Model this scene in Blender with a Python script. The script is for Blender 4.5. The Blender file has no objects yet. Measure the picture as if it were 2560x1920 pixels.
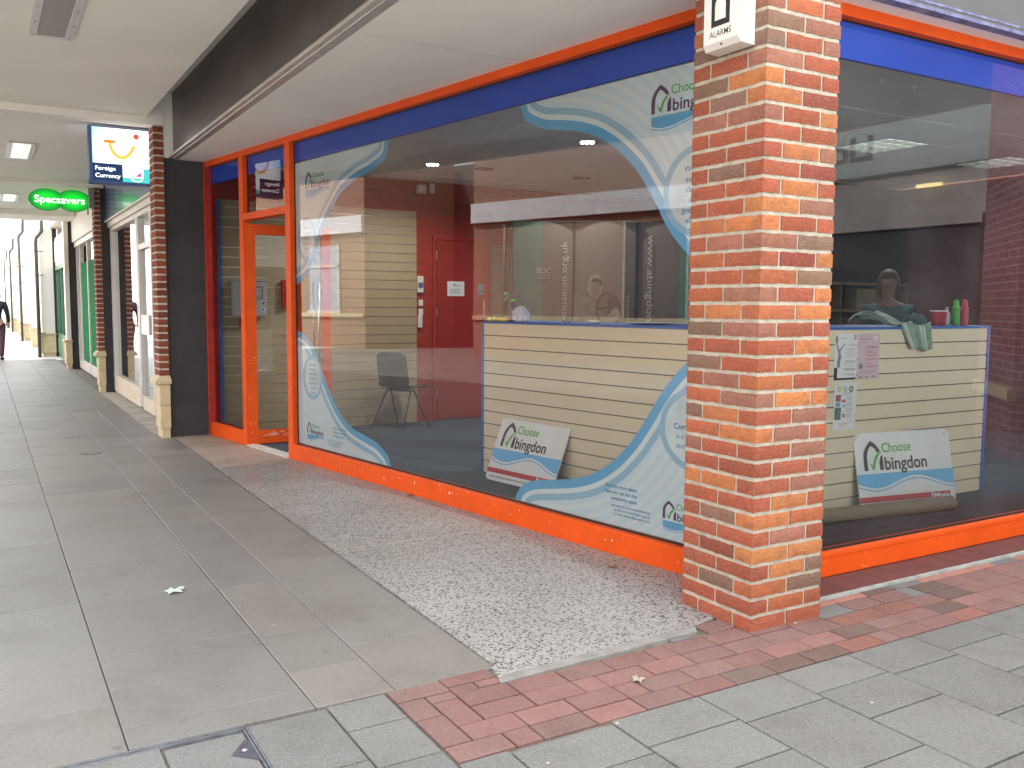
import bpy, bmesh, math, random
from mathutils import Vector, Matrix, noise
random.seed(7)
C = bpy.context.scene.collection
sc = bpy.context.scene
# ------------------------------------------------------------------ camera
cam_d = bpy.data.cameras.new('camera'); cam = bpy.data.objects.new('camera', cam_d); C.objects.link(cam)
CAM = Vector((-2.801, -2.729, 1.396))
yaw, pitch, roll = math.radians(30.474), math.radians(-4.971), math.radians(0.360)
fw = Vector((math.sin(yaw)*math.cos(pitch), math.cos(yaw)*math.cos(pitch), math.sin(pitch)))
rt = Vector((math.cos(yaw), -math.sin(yaw), 0)); up = rt.cross(fw)
r2 = rt*math.cos(roll)+up*math.sin(roll); u2 = up*math.cos(roll)-rt*math.sin(roll)
m = Matrix((r2, u2, -fw)).transposed().to_4x4(); m.translation = CAM
cam.matrix_world = m
cam_d.sensor_width = 36; cam_d.lens = 36*2250.75/2560; cam_d.clip_start = 0.05; cam_d.clip_end = 1500
sc.camera = cam
# ------------------------------------------------------------------ world, sun, exposure
SUN = Vector((-0.75, -0.40, -1.05)).normalized()
el = math.asin(-SUN.z); rot = math.atan2(-SUN.x, -SUN.y)
w = bpy.data.worlds.new('World'); sc.world = w; w.use_nodes = True
nt = w.node_tree; bg = nt.nodes['Background']
sky = nt.nodes.new('ShaderNodeTexSky'); sky.sky_type = 'NISHITA'; sky.sun_disc = False
sky.sun_elevation = el; sky.sun_rotation = rot; sky.dust_density = 3.0; sky.air_density = 1.0; sky.ozone_density = 1.0
hz = nt.nodes.new('ShaderNodeMixRGB'); hz.inputs[0].default_value = 0.7; hz.inputs[2].default_value = (8.1, 8.2, 8.25, 1)   # thin bright cloud veil
nt.links.new(sky.outputs[0], hz.inputs[1]); nt.links.new(hz.outputs[0], bg.inputs[0]); bg.inputs[1].default_value = 0.15
sd = bpy.data.lights.new('sun', 'SUN'); sd.energy = 5.0; sd.angle = math.radians(0.6); sd.color = (1.0, 0.975, 0.945)
so = bpy.data.objects.new('sun', sd); C.objects.link(so); so.rotation_euler = SUN.to_track_quat('-Z', 'Y').to_euler()
so.location = (20, 12, 24)
sc.view_settings.view_transform = 'Standard'; sc.view_settings.look = 'None'
sc.view_settings.exposure = 2.0; sc.view_settings.gamma = 1.0
sc.render.engine = 'CYCLES'
sc.cycles.max_bounces = 10; sc.cycles.diffuse_bounces = 6; sc.cycles.glossy_bounces = 4
sc.cycles.transparent_max_bounces = 12; sc.cycles.transmission_bounces = 4
sc.cycles.use_denoising = True; sc.cycles.sample_clamp_indirect = 6.0
sc.cycles.caustics_reflective = False; sc.cycles.caustics_refractive = False

# ------------------------------------------------------------------ materials
MATS = {}
def hexlin(c):
    return tuple(c) + (1.0,) if len(c) == 3 else tuple(c)
def pm(name, col, rough=0.6, var=0.12, scale=6.0, bump=0.0, bscale=120.0, metal=0.0, emit=0.0, spec=0.4, dirt=None, dscale=3.0, damt=0.5, coat=0.0):
    """procedural painted / solid surface: slow tone variation, fine bump, optional dirt patches"""
    if name in MATS: return MATS[name]
    mt = bpy.data.materials.new(name); mt.use_nodes = True; t = mt.node_tree; b = t.nodes['Principled BSDF']
    tc = t.nodes.new('ShaderNodeTexCoord'); no = t.nodes.new('ShaderNodeTexNoise'); no.inputs['Scale'].default_value = scale
    no.inputs['Detail'].default_value = 6; t.links.new(tc.outputs['Object'], no.inputs['Vector'])
    mr = t.nodes.new('ShaderNodeMapRange'); mr.inputs[1].default_value = 0.3; mr.inputs[2].default_value = 0.7
    mr.inputs[3].default_value = 1-var; mr.inputs[4].default_value = 1+var; t.links.new(no.outputs[0], mr.inputs[0])
    mx = t.nodes.new('ShaderNodeVectorMath'); mx.operation = 'SCALE'; mx.inputs[0].default_value = col[:3]
    t.links.new(mr.outputs[0], mx.inputs['Scale']); last = mx.outputs[0]
    if dirt:
        n2 = t.nodes.new('ShaderNodeTexNoise'); n2.inputs['Scale'].default_value = dscale; n2.inputs['Detail'].default_value = 9; n2.inputs['Roughness'].default_value = 0.7
        t.links.new(tc.outputs['Object'], n2.inputs['Vector'])
        m2 = t.nodes.new('ShaderNodeMapRange'); m2.inputs[1].default_value = 0.52; m2.inputs[2].default_value = 0.75; m2.inputs[3].default_value = 0; m2.inputs[4].default_value = damt
        t.links.new(n2.outputs[0], m2.inputs[0])
        mm = t.nodes.new('ShaderNodeMixRGB'); t.links.new(m2.outputs[0], mm.inputs[0]); t.links.new(last, mm.inputs[1]); mm.inputs[2].default_value = hexlin(dirt)
        last = mm.outputs[0]
    t.links.new(last, b.inputs['Base Color'])
    b.inputs['Roughness'].default_value = rough; b.inputs['Metallic'].default_value = metal
    b.inputs['Specular IOR Level'].default_value = spec; b.inputs['Coat Weight'].default_value = coat
    if emit: b.inputs['Emission Color'].default_value = hexlin(col); b.inputs['Emission Strength'].default_value = emit
    if bump:
        n3 = t.nodes.new('ShaderNodeTexNoise'); n3.inputs['Scale'].default_value = bscale; n3.inputs['Detail'].default_value = 4
        t.links.new(tc.outputs['Object'], n3.inputs['Vector']); bp = t.nodes.new('ShaderNodeBump'); bp.inputs['Strength'].default_value = bump; bp.inputs['Distance'].default_value = 0.004
        t.links.new(n3.outputs[0], bp.inputs['Height']); t.links.new(bp.outputs[0], b.inputs['Normal'])
    MATS[name] = mt; return mt

def attr_mat(name, rough=0.85, mott=0.35, mscale=22.0, second=(0.2, 0.12, 0.09), speck=0.0, speckcol=(0.6, 0.6, 0.58), bump=0.5, bscale=160.0, stain=0.0, stainscale=1.6, spec=0.3, speckscale=420.0, gum=0.0):
    """colour per piece from the mesh (brick, slab) with mottling, specks and stains"""
    mt = bpy.data.materials.new(name); mt.use_nodes = True; t = mt.node_tree; b = t.nodes['Principled BSDF']
    at = t.nodes.new('ShaderNodeAttribute'); at.attribute_name = 'Col'; tc = t.nodes.new('ShaderNodeTexCoord')
    def noi(s, d=6, r=0.6):
        n = t.nodes.new('ShaderNodeTexNoise'); n.inputs['Scale'].default_value = s; n.inputs['Detail'].default_value = d; n.inputs['Roughness'].default_value = r
        t.links.new(tc.outputs['Object'], n.inputs['Vector']); return n
    def rng(src, a, b_, c, d):
        q = t.nodes.new('ShaderNodeMapRange'); q.inputs[1].default_value = a; q.inputs[2].default_value = b_; q.inputs[3].default_value = c; q.inputs[4].default_value = d
        t.links.new(src, q.inputs[0]); return q.outputs[0]
    last = at.outputs['Color']
    mm = t.nodes.new('ShaderNodeMixRGB'); t.links.new(rng(noi(mscale).outputs[0], 0.48, 0.78, 0, mott), mm.inputs[0]); t.links.new(last, mm.inputs[1]); mm.inputs[2].default_value = hexlin(second); last = mm.outputs[0]
    vs = t.nodes.new('ShaderNodeVectorMath'); vs.operation = 'SCALE'; t.links.new(last, vs.inputs[0]); t.links.new(rng(noi(70, 5, 0.75).outputs[0], 0.3, 0.7, 0.82, 1.18), vs.inputs['Scale']); last = vs.outputs[0]
    if stain:
        mm = t.nodes.new('ShaderNodeMixRGB'); mm.blend_type = 'MULTIPLY'; t.links.new(rng(noi(stainscale, 8, 0.7).outputs[0], 0.47, 0.72, 0, stain), mm.inputs[0]); t.links.new(last, mm.inputs[1]); mm.inputs[2].default_value = (0.55, 0.5, 0.46, 1); last = mm.outputs[0]
        mm = t.nodes.new('ShaderNodeMixRGB'); mm.blend_type = 'MULTIPLY'; t.links.new(rng(noi(stainscale*7, 5, 0.6).outputs[0], 0.62, 0.72, 0, stain*0.9), mm.inputs[0]); t.links.new(last, mm.inputs[1]); mm.inputs[2].default_value = (0.55, 0.5, 0.48, 1); last = mm.outputs[0]
    if gum:   # trodden-in gum and dark spots
        vo = t.nodes.new('ShaderNodeTexVoronoi'); vo.inputs['Scale'].default_value = 3.1; t.links.new(tc.outputs['Object'], vo.inputs['Vector']); se = t.nodes.new('ShaderNodeSeparateColor'); t.links.new(vo.outputs['Color'], se.inputs[0])
        rad = t.nodes.new('ShaderNodeMath'); rad.operation = 'MULTIPLY'; rad.inputs[1].default_value = 0.085; t.links.new(se.outputs[1], rad.inputs[0])
        di = t.nodes.new('ShaderNodeMath'); di.operation = 'SUBTRACT'; t.links.new(rad.outputs[0], di.inputs[0]); t.links.new(vo.outputs['Distance'], di.inputs[1])
        mm = t.nodes.new('ShaderNodeMixRGB'); mm.blend_type = 'MULTIPLY'; t.links.new(rng(di.outputs[0], 0.0, 0.012, 0, gum), mm.inputs[0]); t.links.new(last, mm.inputs[1]); mm.inputs[2].default_value = (0.55, 0.54, 0.55, 1); last = mm.outputs[0]
    if speck:
        mm = t.nodes.new('ShaderNodeMixRGB'); t.links.new(rng(noi(speckscale, 2, 0.5).outputs[0], 0.58, 0.68, 0, speck), mm.inputs[0]); t.links.new(last, mm.inputs[1]); mm.inputs[2].default_value = hexlin(speckcol); last = mm.outputs[0]
        mm = t.nodes.new('ShaderNodeMixRGB'); t.links.new(rng(noi(speckscale*0.83, 2, 0.5).outputs[0], 0.38, 0.30, 0, speck*0.8), mm.inputs[0]); t.links.new(last, mm.inputs[1]); mm.inputs[2].default_value = (0.12, 0.11, 0.1, 1); last = mm.outputs[0]
    t.links.new(last, b.inputs['Base Color']); b.inputs['Roughness'].default_value = rough; b.inputs['Specular IOR Level'].default_value = spec
    n3 = noi(bscale, 5, 0.6); bp = t.nodes.new('ShaderNodeBump'); bp.inputs['Strength'].default_value = bump; bp.inputs['Distance'].default_value = 0.004
    t.links.new(n3.outputs[0], bp.inputs['Height']); t.links.new(bp.outputs[0], b.inputs['Normal'])
    return mt

def glass_mat(name, tint=(0.93, 0.96, 0.95), boost=1.7, smear=0.02, extra=0.0):
    mt = bpy.data.materials.new(name); mt.use_nodes = True; t = mt.node_tree; t.nodes.clear()
    o = t.nodes.new('ShaderNodeOutputMaterial'); tr = t.nodes.new('ShaderNodeBsdfTransparent'); tr.inputs[0].default_value = hexlin(tint)
    gl = t.nodes.new('ShaderNodeBsdfGlossy'); gl.inputs['Roughness'].default_value = 0.0
    fr = t.nodes.new('ShaderNodeFresnel'); fr.inputs[0].default_value = 1.5
    mu = t.nodes.new('ShaderNodeMath'); mu.operation = 'MULTIPLY_ADD'; mu.inputs[1].default_value = boost; mu.inputs[2].default_value = extra; mu.use_clamp = True
    t.links.new(fr.outputs[0], mu.inputs[0]); mx = t.nodes.new('ShaderNodeMixShader'); t.links.new(mu.outputs[0], mx.inputs[0])
    t.links.new(tr.outputs[0], mx.inputs[1]); t.links.new(gl.outputs[0], mx.inputs[2]); last = mx.outputs[0]
    if smear:   # dusty film on the pane
        tc = t.nodes.new('ShaderNodeTexCoord'); n = t.nodes.new('ShaderNodeTexNoise'); n.inputs['Scale'].default_value = 2.2; n.inputs['Detail'].default_value = 8
        t.links.new(tc.outputs['Object'], n.inputs['Vector']); q = t.nodes.new('ShaderNodeMapRange'); q.inputs[1].default_value = 0.45; q.inputs[2].default_value = 0.8; q.inputs[3].default_value = smear*0.3; q.inputs[4].default_value = smear*2.5
        t.links.new(n.outputs[0], q.inputs[0]); df = t.nodes.new('ShaderNodeBsdfDiffuse'); df.inputs[0].default_value = (0.7, 0.7, 0.7, 1)
        m2 = t.nodes.new('ShaderNodeMixShader'); t.links.new(q.outputs[0], m2.inputs[0]); t.links.new(last, m2.inputs[1]); t.links.new(df.outputs[0], m2.inputs[2]); last = m2.outputs[0]
    t.links.new(last, o.inputs[0]); return mt

def terrazzo_mat():
    mt = bpy.data.materials.new('terrazzo'); mt.use_nodes = True; t = mt.node_tree; b = t.nodes['Principled BSDF']
    tc = t.nodes.new('ShaderNodeTexCoord')
    dn = t.nodes.new('ShaderNodeTexNoise'); dn.inputs['Scale'].default_value = 90; dn.inputs['Detail'].default_value = 2
    t.links.new(tc.outputs['Object'], dn.inputs['Vector'])
    ad = t.nodes.new('ShaderNodeVectorMath'); ad.operation = 'MULTIPLY_ADD'; t.links.new(dn.outputs['Color'], ad.inputs[0]); ad.inputs[1].default_value = (0.008, 0.008, 0.008)
    t.links.new(tc.outputs['Object'], ad.inputs[2])
    def vor(scale, lo, hi, colr, prev, a=1.0):
        v = t.nodes.new('ShaderNodeTexVoronoi'); v.inputs['Scale'].default_value = scale; t.links.new(ad.outputs[0], v.inputs['Vector'])
        s = t.nodes.new('ShaderNodeSeparateColor'); t.links.new(v.outputs['Color'], s.inputs[0])
        q = t.nodes.new('ShaderNodeMapRange'); q.inputs[1].default_value = lo; q.inputs[2].default_value = hi; q.inputs[3].default_value = a; q.inputs[4].default_value = 0.0; t.links.new(s.outputs[0], q.inputs[0])
        q2 = t.nodes.new('ShaderNodeMapRange'); q2.inputs[1].default_value = 0.48; q2.inputs[2].default_value = 0.6; q2.inputs[3].default_value = 1.0; q2.inputs[4].default_value = 0.0; t.links.new(v.outputs['Distance'], q2.inputs[0])
        mu = t.nodes.new('ShaderNodeMath'); mu.operation = 'MULTIPLY'; t.links.new(q.outputs[0], mu.inputs[0]); t.links.new(q2.outputs[0], mu.inputs[1])
        mx = t.nodes.new('ShaderNodeMixRGB'); t.links.new(mu.outputs[0], mx.inputs[0])
        if isinstance(prev, tuple): mx.inputs[1].default_value = prev
        else: t.links.new(prev, mx.inputs[1])
        mx.inputs[2].default_value = hexlin(colr); return mx.outputs[0]
    c = vor(75, 0.5, 0.55, (0.26, 0.257, 0.245), (0.35, 0.345, 0.325, 1), 0.5)
    c = vor(98, 0.28, 0.30, (0.016, 0.017, 0.019), c)
    c = vor(190, 0.10, 0.12, (0.10, 0.09, 0.08), c)
    n2 = t.nodes.new('ShaderNodeTexNoise'); n2.inputs['Scale'].default_value = 1.3; n2.inputs['Detail'].default_value = 8; t.links.new(tc.outputs['Object'], n2.inputs['Vector'])
    q = t.nodes.new('ShaderNodeMapRange'); q.inputs[1].default_value = 0.4; q.inputs[2].default_value = 0.7; q.inputs[3].default_value = 0; q.inputs[4].default_value = 0.45; t.links.new(n2.outputs[0], q.inputs[0])
    mx = t.nodes.new('ShaderNodeMixRGB'); mx.blend_type = 'MULTIPLY'; t.links.new(q.outputs[0], mx.inputs[0]); t.links.new(c, mx.inputs[1]); mx.inputs[2].default_value = (0.62, 0.55, 0.47, 1)
    t.links.new(mx.outputs[0], b.inputs['Base Color']); b.inputs['Roughness'].default_value = 0.42; b.inputs['Specular IOR Level'].default_value = 0.5
    return mt

def brickwall_mat(name, c1, c2, mort, axis='x', scale=1.0):
    mt = bpy.data.materials.new(name); mt.use_nodes = True; t = mt.node_tree; b = t.nodes['Principled BSDF']
    g = t.nodes.new('ShaderNodeTexCoord'); s = t.nodes.new('ShaderNodeSeparateXYZ'); t.links.new(g.outputs['Object'], s.inputs[0])
    cb = t.nodes.new('ShaderNodeCombineXYZ'); t.links.new(s.outputs['X' if axis == 'x' else 'Y'], cb.inputs[0]); t.links.new(s.outputs['Z'], cb.inputs[1])
    br = t.nodes.new('ShaderNodeTexBrick'); br.inputs['Scale'].default_value = scale; br.inputs['Brick Width'].default_value = 0.225; br.inputs['Row Height'].default_value = 0.075
    br.inputs['Mortar Size'].default_value = 0.006; br.inputs['Color1'].default_value = hexlin(c1); br.inputs['Color2'].default_value = hexlin(c2); br.inputs['Mortar'].default_value = hexlin(mort)
    t.links.new(cb.outputs[0], br.inputs['Vector']); n = t.nodes.new('ShaderNodeTexNoise'); n.inputs['Scale'].default_value = 9; t.links.new(g.outputs['Object'], n.inputs['Vector'])
    q = t.nodes.new('ShaderNodeMapRange'); q.inputs[3].default_value = 0.75; q.inputs[4].default_value = 1.25; t.links.new(n.outputs[0], q.inputs[0])
    v = t.nodes.new('ShaderNodeVectorMath'); v.operation = 'SCALE'; t.links.new(br.outputs['Color'], v.inputs[0]); t.links.new(q.outputs[0], v.inputs['Scale'])
    t.links.new(v.outputs[0], b.inputs['Base Color']); b.inputs['Roughness'].default_value = 0.9
    bp = t.nodes.new('ShaderNodeBump'); bp.inputs['Strength'].default_value = 0.6; bp.inputs['Distance'].default_value = 0.01; t.links.new(br.outputs['Fac'], bp.inputs['Height']); bp.invert = True
    t.links.new(bp.outputs[0], b.inputs['Normal']); return mt

M_brick = attr_mat('facing_brick', rough=0.9, mott=0.75, mscale=20, second=(0.20, 0.085, 0.055), speck=0.5, speckcol=(0.50, 0.28, 0.18), bump=1.0, bscale=75, stain=0.35, stainscale=3.0, speckscale=150)
M_mortar = pm('mortar', (0.43, 0.385, 0.305), 0.95, 0.18, 25, 0.7, 220)
M_mortar_red = pm('mortar_grey', (0.52, 0.49, 0.42), 0.95, 0.15, 25, 0.5, 200)
M_slab = attr_mat('smooth_slab', rough=0.5, mott=0.3, mscale=2.2, second=(0.15, 0.14, 0.128), speck=0.12, bump=0.12, bscale=260, stain=0.55, stainscale=1.5, spec=0.42, gum=0.6)
M_flag = attr_mat('textured_slab', rough=0.85, mott=0.35, mscale=5, second=(0.14, 0.135, 0.122), speck=0.55, speckcol=(0.40, 0.395, 0.37), bump=0.6, bscale=180, stain=0.5, stainscale=2.4, speckscale=200, gum=0.5)
M_paver = attr_mat('brick_paver', rough=0.82, mott=0.35, mscale=12, second=(0.24, 0.17, 0.14), speck=0.35, speckcol=(0.45, 0.32, 0.28), bump=0.5, bscale=200, stain=0.45, stainscale=4)
M_joint = pm('joint_sand', (0.085, 0.075, 0.062), 0.95, 0.3, 30, 0.8, 300)
M_joint2 = pm('joint_mortar', (0.17, 0.15, 0.125), 0.9, 0.25, 20, 0.5, 300)
M_terr = terrazzo_mat()
M_orange = pm('orange_paint', (0.70, 0.085, 0.008), 0.5, 0.09, 3, 0.06, 60, spec=0.22, dirt=(0.40, 0.075, 0.02), dscale=9, damt=0.45)
M_chip = pm('chipped_primer', (0.75, 0.62, 0.55), 0.7)
M_blue = pm('blue_panel', (0.010, 0.095, 0.72), 0.5, 0.06, 2)
M_bluetrim = pm('blue_trim', (0.02, 0.12, 0.45), 0.4, 0.08)
M_gasket = pm('black_gasket', (0.015, 0.015, 0.016), 0.5)
M_glassA = glass_mat('window_glass', boost=1.35, smear=0.003)
M_glassB = glass_mat('street_window_glass', boost=1.9, smear=0.012)
M_glassF = glass_mat('far_glass', boost=1.8, smear=0.01, extra=0.12)
M_cream = pm('cream_soffit', (0.84, 0.825, 0.77), 0.85, 0.04, 1.2, 0.15, 60)
M_white = pm('white_plaster', (0.84, 0.82, 0.775), 0.85, 0.04, 1.5, 0.12, 80)
M_fascia = pm('dark_fascia', (0.075, 0.068, 0.063), 0.33, 0.25, 3.5, 0.1, 30, dirt=(0.15, 0.14, 0.13), dscale=2, damt=0.35)
M_alu = pm('aluminium', (0.55, 0.54, 0.52), 0.42, 0.08, 6, metal=0.6)
M_alu_w = pm('pale_aluminium', (0.62, 0.61, 0.57), 0.45, 0.06, 5, metal=0.35)
M_steel = pm('brushed_steel', (0.6, 0.6, 0.58), 0.3, 0.05, 8, metal=1.0)
M_dark = pm('dark_render', (0.040, 0.038, 0.042), 0.75, 0.25, 3, 0.4, 150)
M_stone = pm('cream_stone', (0.62, 0.51, 0.32), 0.85, 0.10, 7, 0.35, 160, dirt=(0.38, 0.30, 0.19), dscale=4, damt=0.4)
M_render = pm('cream_render', (0.82, 0.78, 0.70), 0.9, 0.06, 3, 0.3, 120)
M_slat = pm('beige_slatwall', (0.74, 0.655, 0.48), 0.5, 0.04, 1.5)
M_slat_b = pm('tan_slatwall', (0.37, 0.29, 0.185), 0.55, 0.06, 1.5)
M_groove = pm('slat_groove', (0.13, 0.13, 0.12), 0.5, 0.1, 10)
M_groove_w = pm('slat_groove_trim', (0.62, 0.62, 0.60), 0.3, 0.1, 10, metal=0.7)
M_carpet = pm('blue_grey_carpet', (0.052, 0.070, 0.098), 0.95, 0.18, 40, 0.8, 400, dirt=(0.09, 0.105, 0.12), dscale=2, damt=0.5)
M_carpet2 = pm('dark_carpet', (0.055, 0.058, 0.068), 0.95, 0.18, 40, 0.8, 400)
M_red = pm('red_wall_paint', (0.36, 0.018, 0.016), 0.6, 0.08, 2, 0.1, 60)
M_reddoor = pm('red_door_paint', (0.30, 0.014, 0.014), 0.45, 0.06, 2)
M_tile = pm('ceiling_tile', (0.88, 0.86, 0.81), 0.9, 0.05, 3, 0.4, 300)
M_grid = pm('ceiling_grid', (0.30, 0.29, 0.27), 0.6)
M_plastic_w = pm('white_plastic', (0.72, 0.70, 0.65), 0.4, 0.05, 8, dirt=(0.5, 0.45, 0.36), dscale=10, damt=0.3)
M_black = pm('black_print', (0.02, 0.02, 0.02), 0.6)
M_grey = pm('grey_plastic', (0.045, 0.047, 0.052), 0.6, 0.1, 10, 0.2, 200)
M_paper = pm('white_paper', (0.72, 0.74, 0.76), 0.7, 0.03)
M_board = pm('board_white', (0.80, 0.82, 0.83), 0.35, 0.04, 4, dirt=(0.5, 0.5, 0.47), dscale=9, damt=0.25)
M_vin = pm('pale_blue_vinyl', (0.74, 0.89, 0.97), 0.4, 0.04, 2)
M_vin2 = pm('paler_vinyl_stripe', (0.83, 0.93, 0.98), 0.4, 0.04, 2)
M_vin3 = pm('mid_blue_vinyl', (0.38, 0.63, 0.82), 0.4, 0.04, 2)
M_vin4 = pm('bright_blue_vinyl', (0.17, 0.50, 0.82), 0.35, 0.04, 2)
M_vtext = pm('blue_lettering', (0.03, 0.22, 0.48), 0.5)
M_green = pm('green_lettering', (0.13, 0.48, 0.09), 0.5, 0.12, 30)
M_purple = pm('purple_lettering', (0.12, 0.05, 0.13), 0.5, 0.1, 30)
M_darkl = pm('charcoal_lettering', (0.06, 0.05, 0.055), 0.5, 0.1, 30)
M_mred = pm('crimson_print', (0.52, 0.045, 0.06), 0.4)
M_lit = pm('lit_tube', (1.0, 0.98, 0.9), 0.5, 0.0, emit=6.0)

# ------------------------------------------------------------------ mesh helpers
WM = {}
def wmat(o):
    return WM.get(o.name, Matrix.Identity(4)) if o else Matrix.Identity(4)
class MB:
    def __init__(s): s.v = []; s.f = []; s.mi = []; s.col = []
    def add(s, vs, fs, mi=0, col=None):
        n = len(s.v); s.v += [Vector(v) for v in vs]; s.f += [tuple(i+n for i in f) for f in fs]; s.mi += [mi]*len(fs); s.col += [col or (1, 1, 1)]*len(vs); return s
    def box(s, x0, x1, y0, y1, z0, z1, mi=0, col=None, M=None):
        vs = [Vector((x, y, z)) for z in (z0, z1) for y in (y0, y1) for x in (x0, x1)]
        if M is not None: vs = [M @ v for v in vs]
        return s.add(vs, [(0, 2, 3, 1), (4, 5, 7, 6), (0, 1, 5, 4), (2, 6, 7, 3), (0, 4, 6, 2), (1, 3, 7, 5)], mi, col)
    def bbox(s, x0, x1, y0, y1, z0, z1, b=0.004, mi=0, col=None, M=None):
        """box with small bevel"""
        bm = bmesh.new(); bmesh.ops.create_cube(bm, size=1)
        for v in bm.verts: v.co = Vector(((x0+x1)/2+v.co.x*(x1-x0), (y0+y1)/2+v.co.y*(y1-y0), (z0+z1)/2+v.co.z*(z1-z0)))
        bmesh.ops.bevel(bm, geom=bm.edges[:], offset=b, segments=2, affect='EDGES', profile=0.5)
        bm.verts.index_update(); vs = [(M @ v.co if M is not None else v.co.copy()) for v in bm.verts]; fs = [tuple(v.index for v in f.verts) for f in bm.faces]; bm.free()
        return s.add(vs, fs, mi, col)
    def prism(s, pts, d0, d1, M=None, mi=0, col=None):
        """2-D outline (local XY) extruded along local Z from d0 to d1"""
        n = len(pts); vs = [Vector((p[0], p[1], d0)) for p in pts]+[Vector((p[0], p[1], d1)) for p in pts]
        if M is not None: vs = [M @ v for v in vs]
        a = sum(pts[i][0]*pts[(i+1) % n][1]-pts[(i+1) % n][0]*pts[i][1] for i in range(n))
        fr = tuple(range(n)); up_ = (a > 0) == (d1 > d0)
        fs = [fr[::-1] if up_ else fr, tuple(i+n for i in (fr if up_ else fr[::-1]))]
        for i in range(n):
            j = (i+1) % n; q = (i, j, j+n, i+n); fs.append(q if up_ else q[::-1])
        return s.add(vs, fs, mi, col)
    def ribbon(s, a, b, d0, d1, M=None, mi=0):
        """strip between two 2-D polylines of equal length, with thickness"""
        for i in range(len(a)-1): s.prism([a[i], a[i+1], b[i+1], b[i]], d0, d1, M, mi)
        return s
    def flat(s, a, b, d, M=None, mi=0):
        n = len(a); vs = [Vector((p[0], p[1], d)) for p in a]+[Vector((p[0], p[1], d)) for p in b]
        if M is not None: vs = [M @ v for v in vs]
        fs = []
        for i in range(n-1): fs.append((i, i+1, i+1+n, i+n))
        return s.add(vs, fs, mi)
    def tube(s, path, r, seg=10, M=None, mi=0, cap=True, rad=None):
        P = [Vector(p) for p in path]; rings = []
        for i, p in enumerate(P):
            d = (P[min(i+1, len(P)-1)]-P[max(i-1, 0)]).normalized()
            x = d.cross(Vector((0, 0, 1)) if abs(d.z) < 0.9 else Vector((1, 0, 0))).normalized(); y = d.cross(x)
            rr = rad[i] if rad else r
            rings.append([p+x*math.cos(2*math.pi*k/seg)*rr+y*math.sin(2*math.pi*k/seg)*rr for k in range(seg)])
        vs = [v for R in rings for v in R]
        if M is not None: vs = [M @ v for v in vs]
        fs = []
        for i in range(len(P)-1):
            for k in range(seg):
                k2 = (k+1) % seg; fs.append((i*seg+k, i*seg+k2, (i+1)*seg+k2, (i+1)*seg+k))
        if cap: fs.append(tuple(range(seg))[::-1]); fs.append(tuple((len(P)-1)*seg+k for k in range(seg)))
        return s.add(vs, fs, mi)
    def lathe(s, prof, seg=20, at=(0, 0, 0), M=None, mi=0):
        vs = []; at = Vector(at)
        for r, z in prof:
            for k in range(seg): a = 2*math.pi*k/seg; vs.append(at+Vector((r*math.cos(a), r*math.sin(a), z)))
        if M is not None: vs = [M @ v for v in vs]
        fs = [(i*seg+k, i*seg+(k+1) % seg, (i+1)*seg+(k+1) % seg, (i+1)*seg+k) for i in range(len(prof)-1) for k in range(seg)]
        fs.append(tuple(range(seg))[::-1]); fs.append(tuple((len(prof)-1)*seg+k for k in range(seg)))
        return s.add(vs, fs, mi)
    def ell(s, c, rx, ry, rz, M=None, mi=0, n=16, col=None):
        vs = []; fs = []
        for i in range(n//2+1):
            th = math.pi*i/(n//2)
            for k in range(n): a = 2*math.pi*k/n; vs.append(Vector(c)+Vector((rx*math.sin(th)*math.cos(a), ry*math.sin(th)*math.sin(a), rz*math.cos(th))))
        if M is not None: vs = [M @ v for v in vs]
        for i in range(n//2):
            for k in range(n): k2 = (k+1) % n; fs.append((i*n+k, (i+1)*n+k, (i+1)*n+k2, i*n+k2))
        return s.add(vs, fs, mi, col)
    def build(s, name, mats, parent=None, world=True, smooth=False, attr=False, **tags):
        me = bpy.data.meshes.new(name); inv = wmat(parent).inverted() if (world and parent) else None
        me.from_pydata([(inv @ v) if inv else v for v in s.v], [], s.f)
        for mt in (mats if isinstance(mats, (list, tuple)) else [mats]): me.materials.append(mt)
        me.polygons.foreach_set('material_index', s.mi)
        if smooth: me.polygons.foreach_set('use_smooth', [True]*len(me.polygons))
        if attr:
            ca = me.color_attributes.new('Col', 'FLOAT_COLOR', 'POINT'); ca.data.foreach_set('color', [c for v in s.col for c in (v[0], v[1], v[2], 1.0)])
        me.validate(); me.update()
        o = bpy.data.objects.new(name, me); C.objects.link(o)
        if parent: o.parent = parent
        WM[o.name] = wmat(parent)
        for k, v in tags.items(): o[k] = v
        return o
def thing(name, label, cat, loc=(0, 0, 0), rz=0.0, group=None, M=None):
    o = bpy.data.objects.new(name, None); C.objects.link(o); o.empty_display_size = 0.1
    mw = M.copy() if M is not None else Matrix.Translation(Vector(loc)) @ Matrix.Rotation(rz, 4, 'Z')
    o.matrix_world = mw; WM[o.name] = mw; o['label'] = label; o['category'] = cat
    if group: o['group'] = group
    return o
def tag(o, label, cat, group=None):
    o['label'] = label; o['category'] = cat
    if group: o['group'] = group
    return o
def struct(mb, name, mats, **k):
    o = mb.build(name, mats, **k); o['kind'] = 'structure'; return o
def textmesh(s, offset=0.0, shear=0.0, spacing=1.0):
    cu = bpy.data.curves.new('lettering', 'FONT'); cu.body = s; cu.size = 1; cu.offset = offset; cu.shear = shear; cu.resolution_u = 4; cu.space_character = spacing
    cu.fill_mode = 'FRONT'
    o = bpy.data.objects.new('lettering', cu); C.objects.link(o); bpy.context.view_layer.update()
    me = bpy.data.meshes.new_from_object(o.evaluated_get(bpy.context.evaluated_depsgraph_get()))
    bpy.data.objects.remove(o); bpy.data.curves.remove(cu); return me
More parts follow.
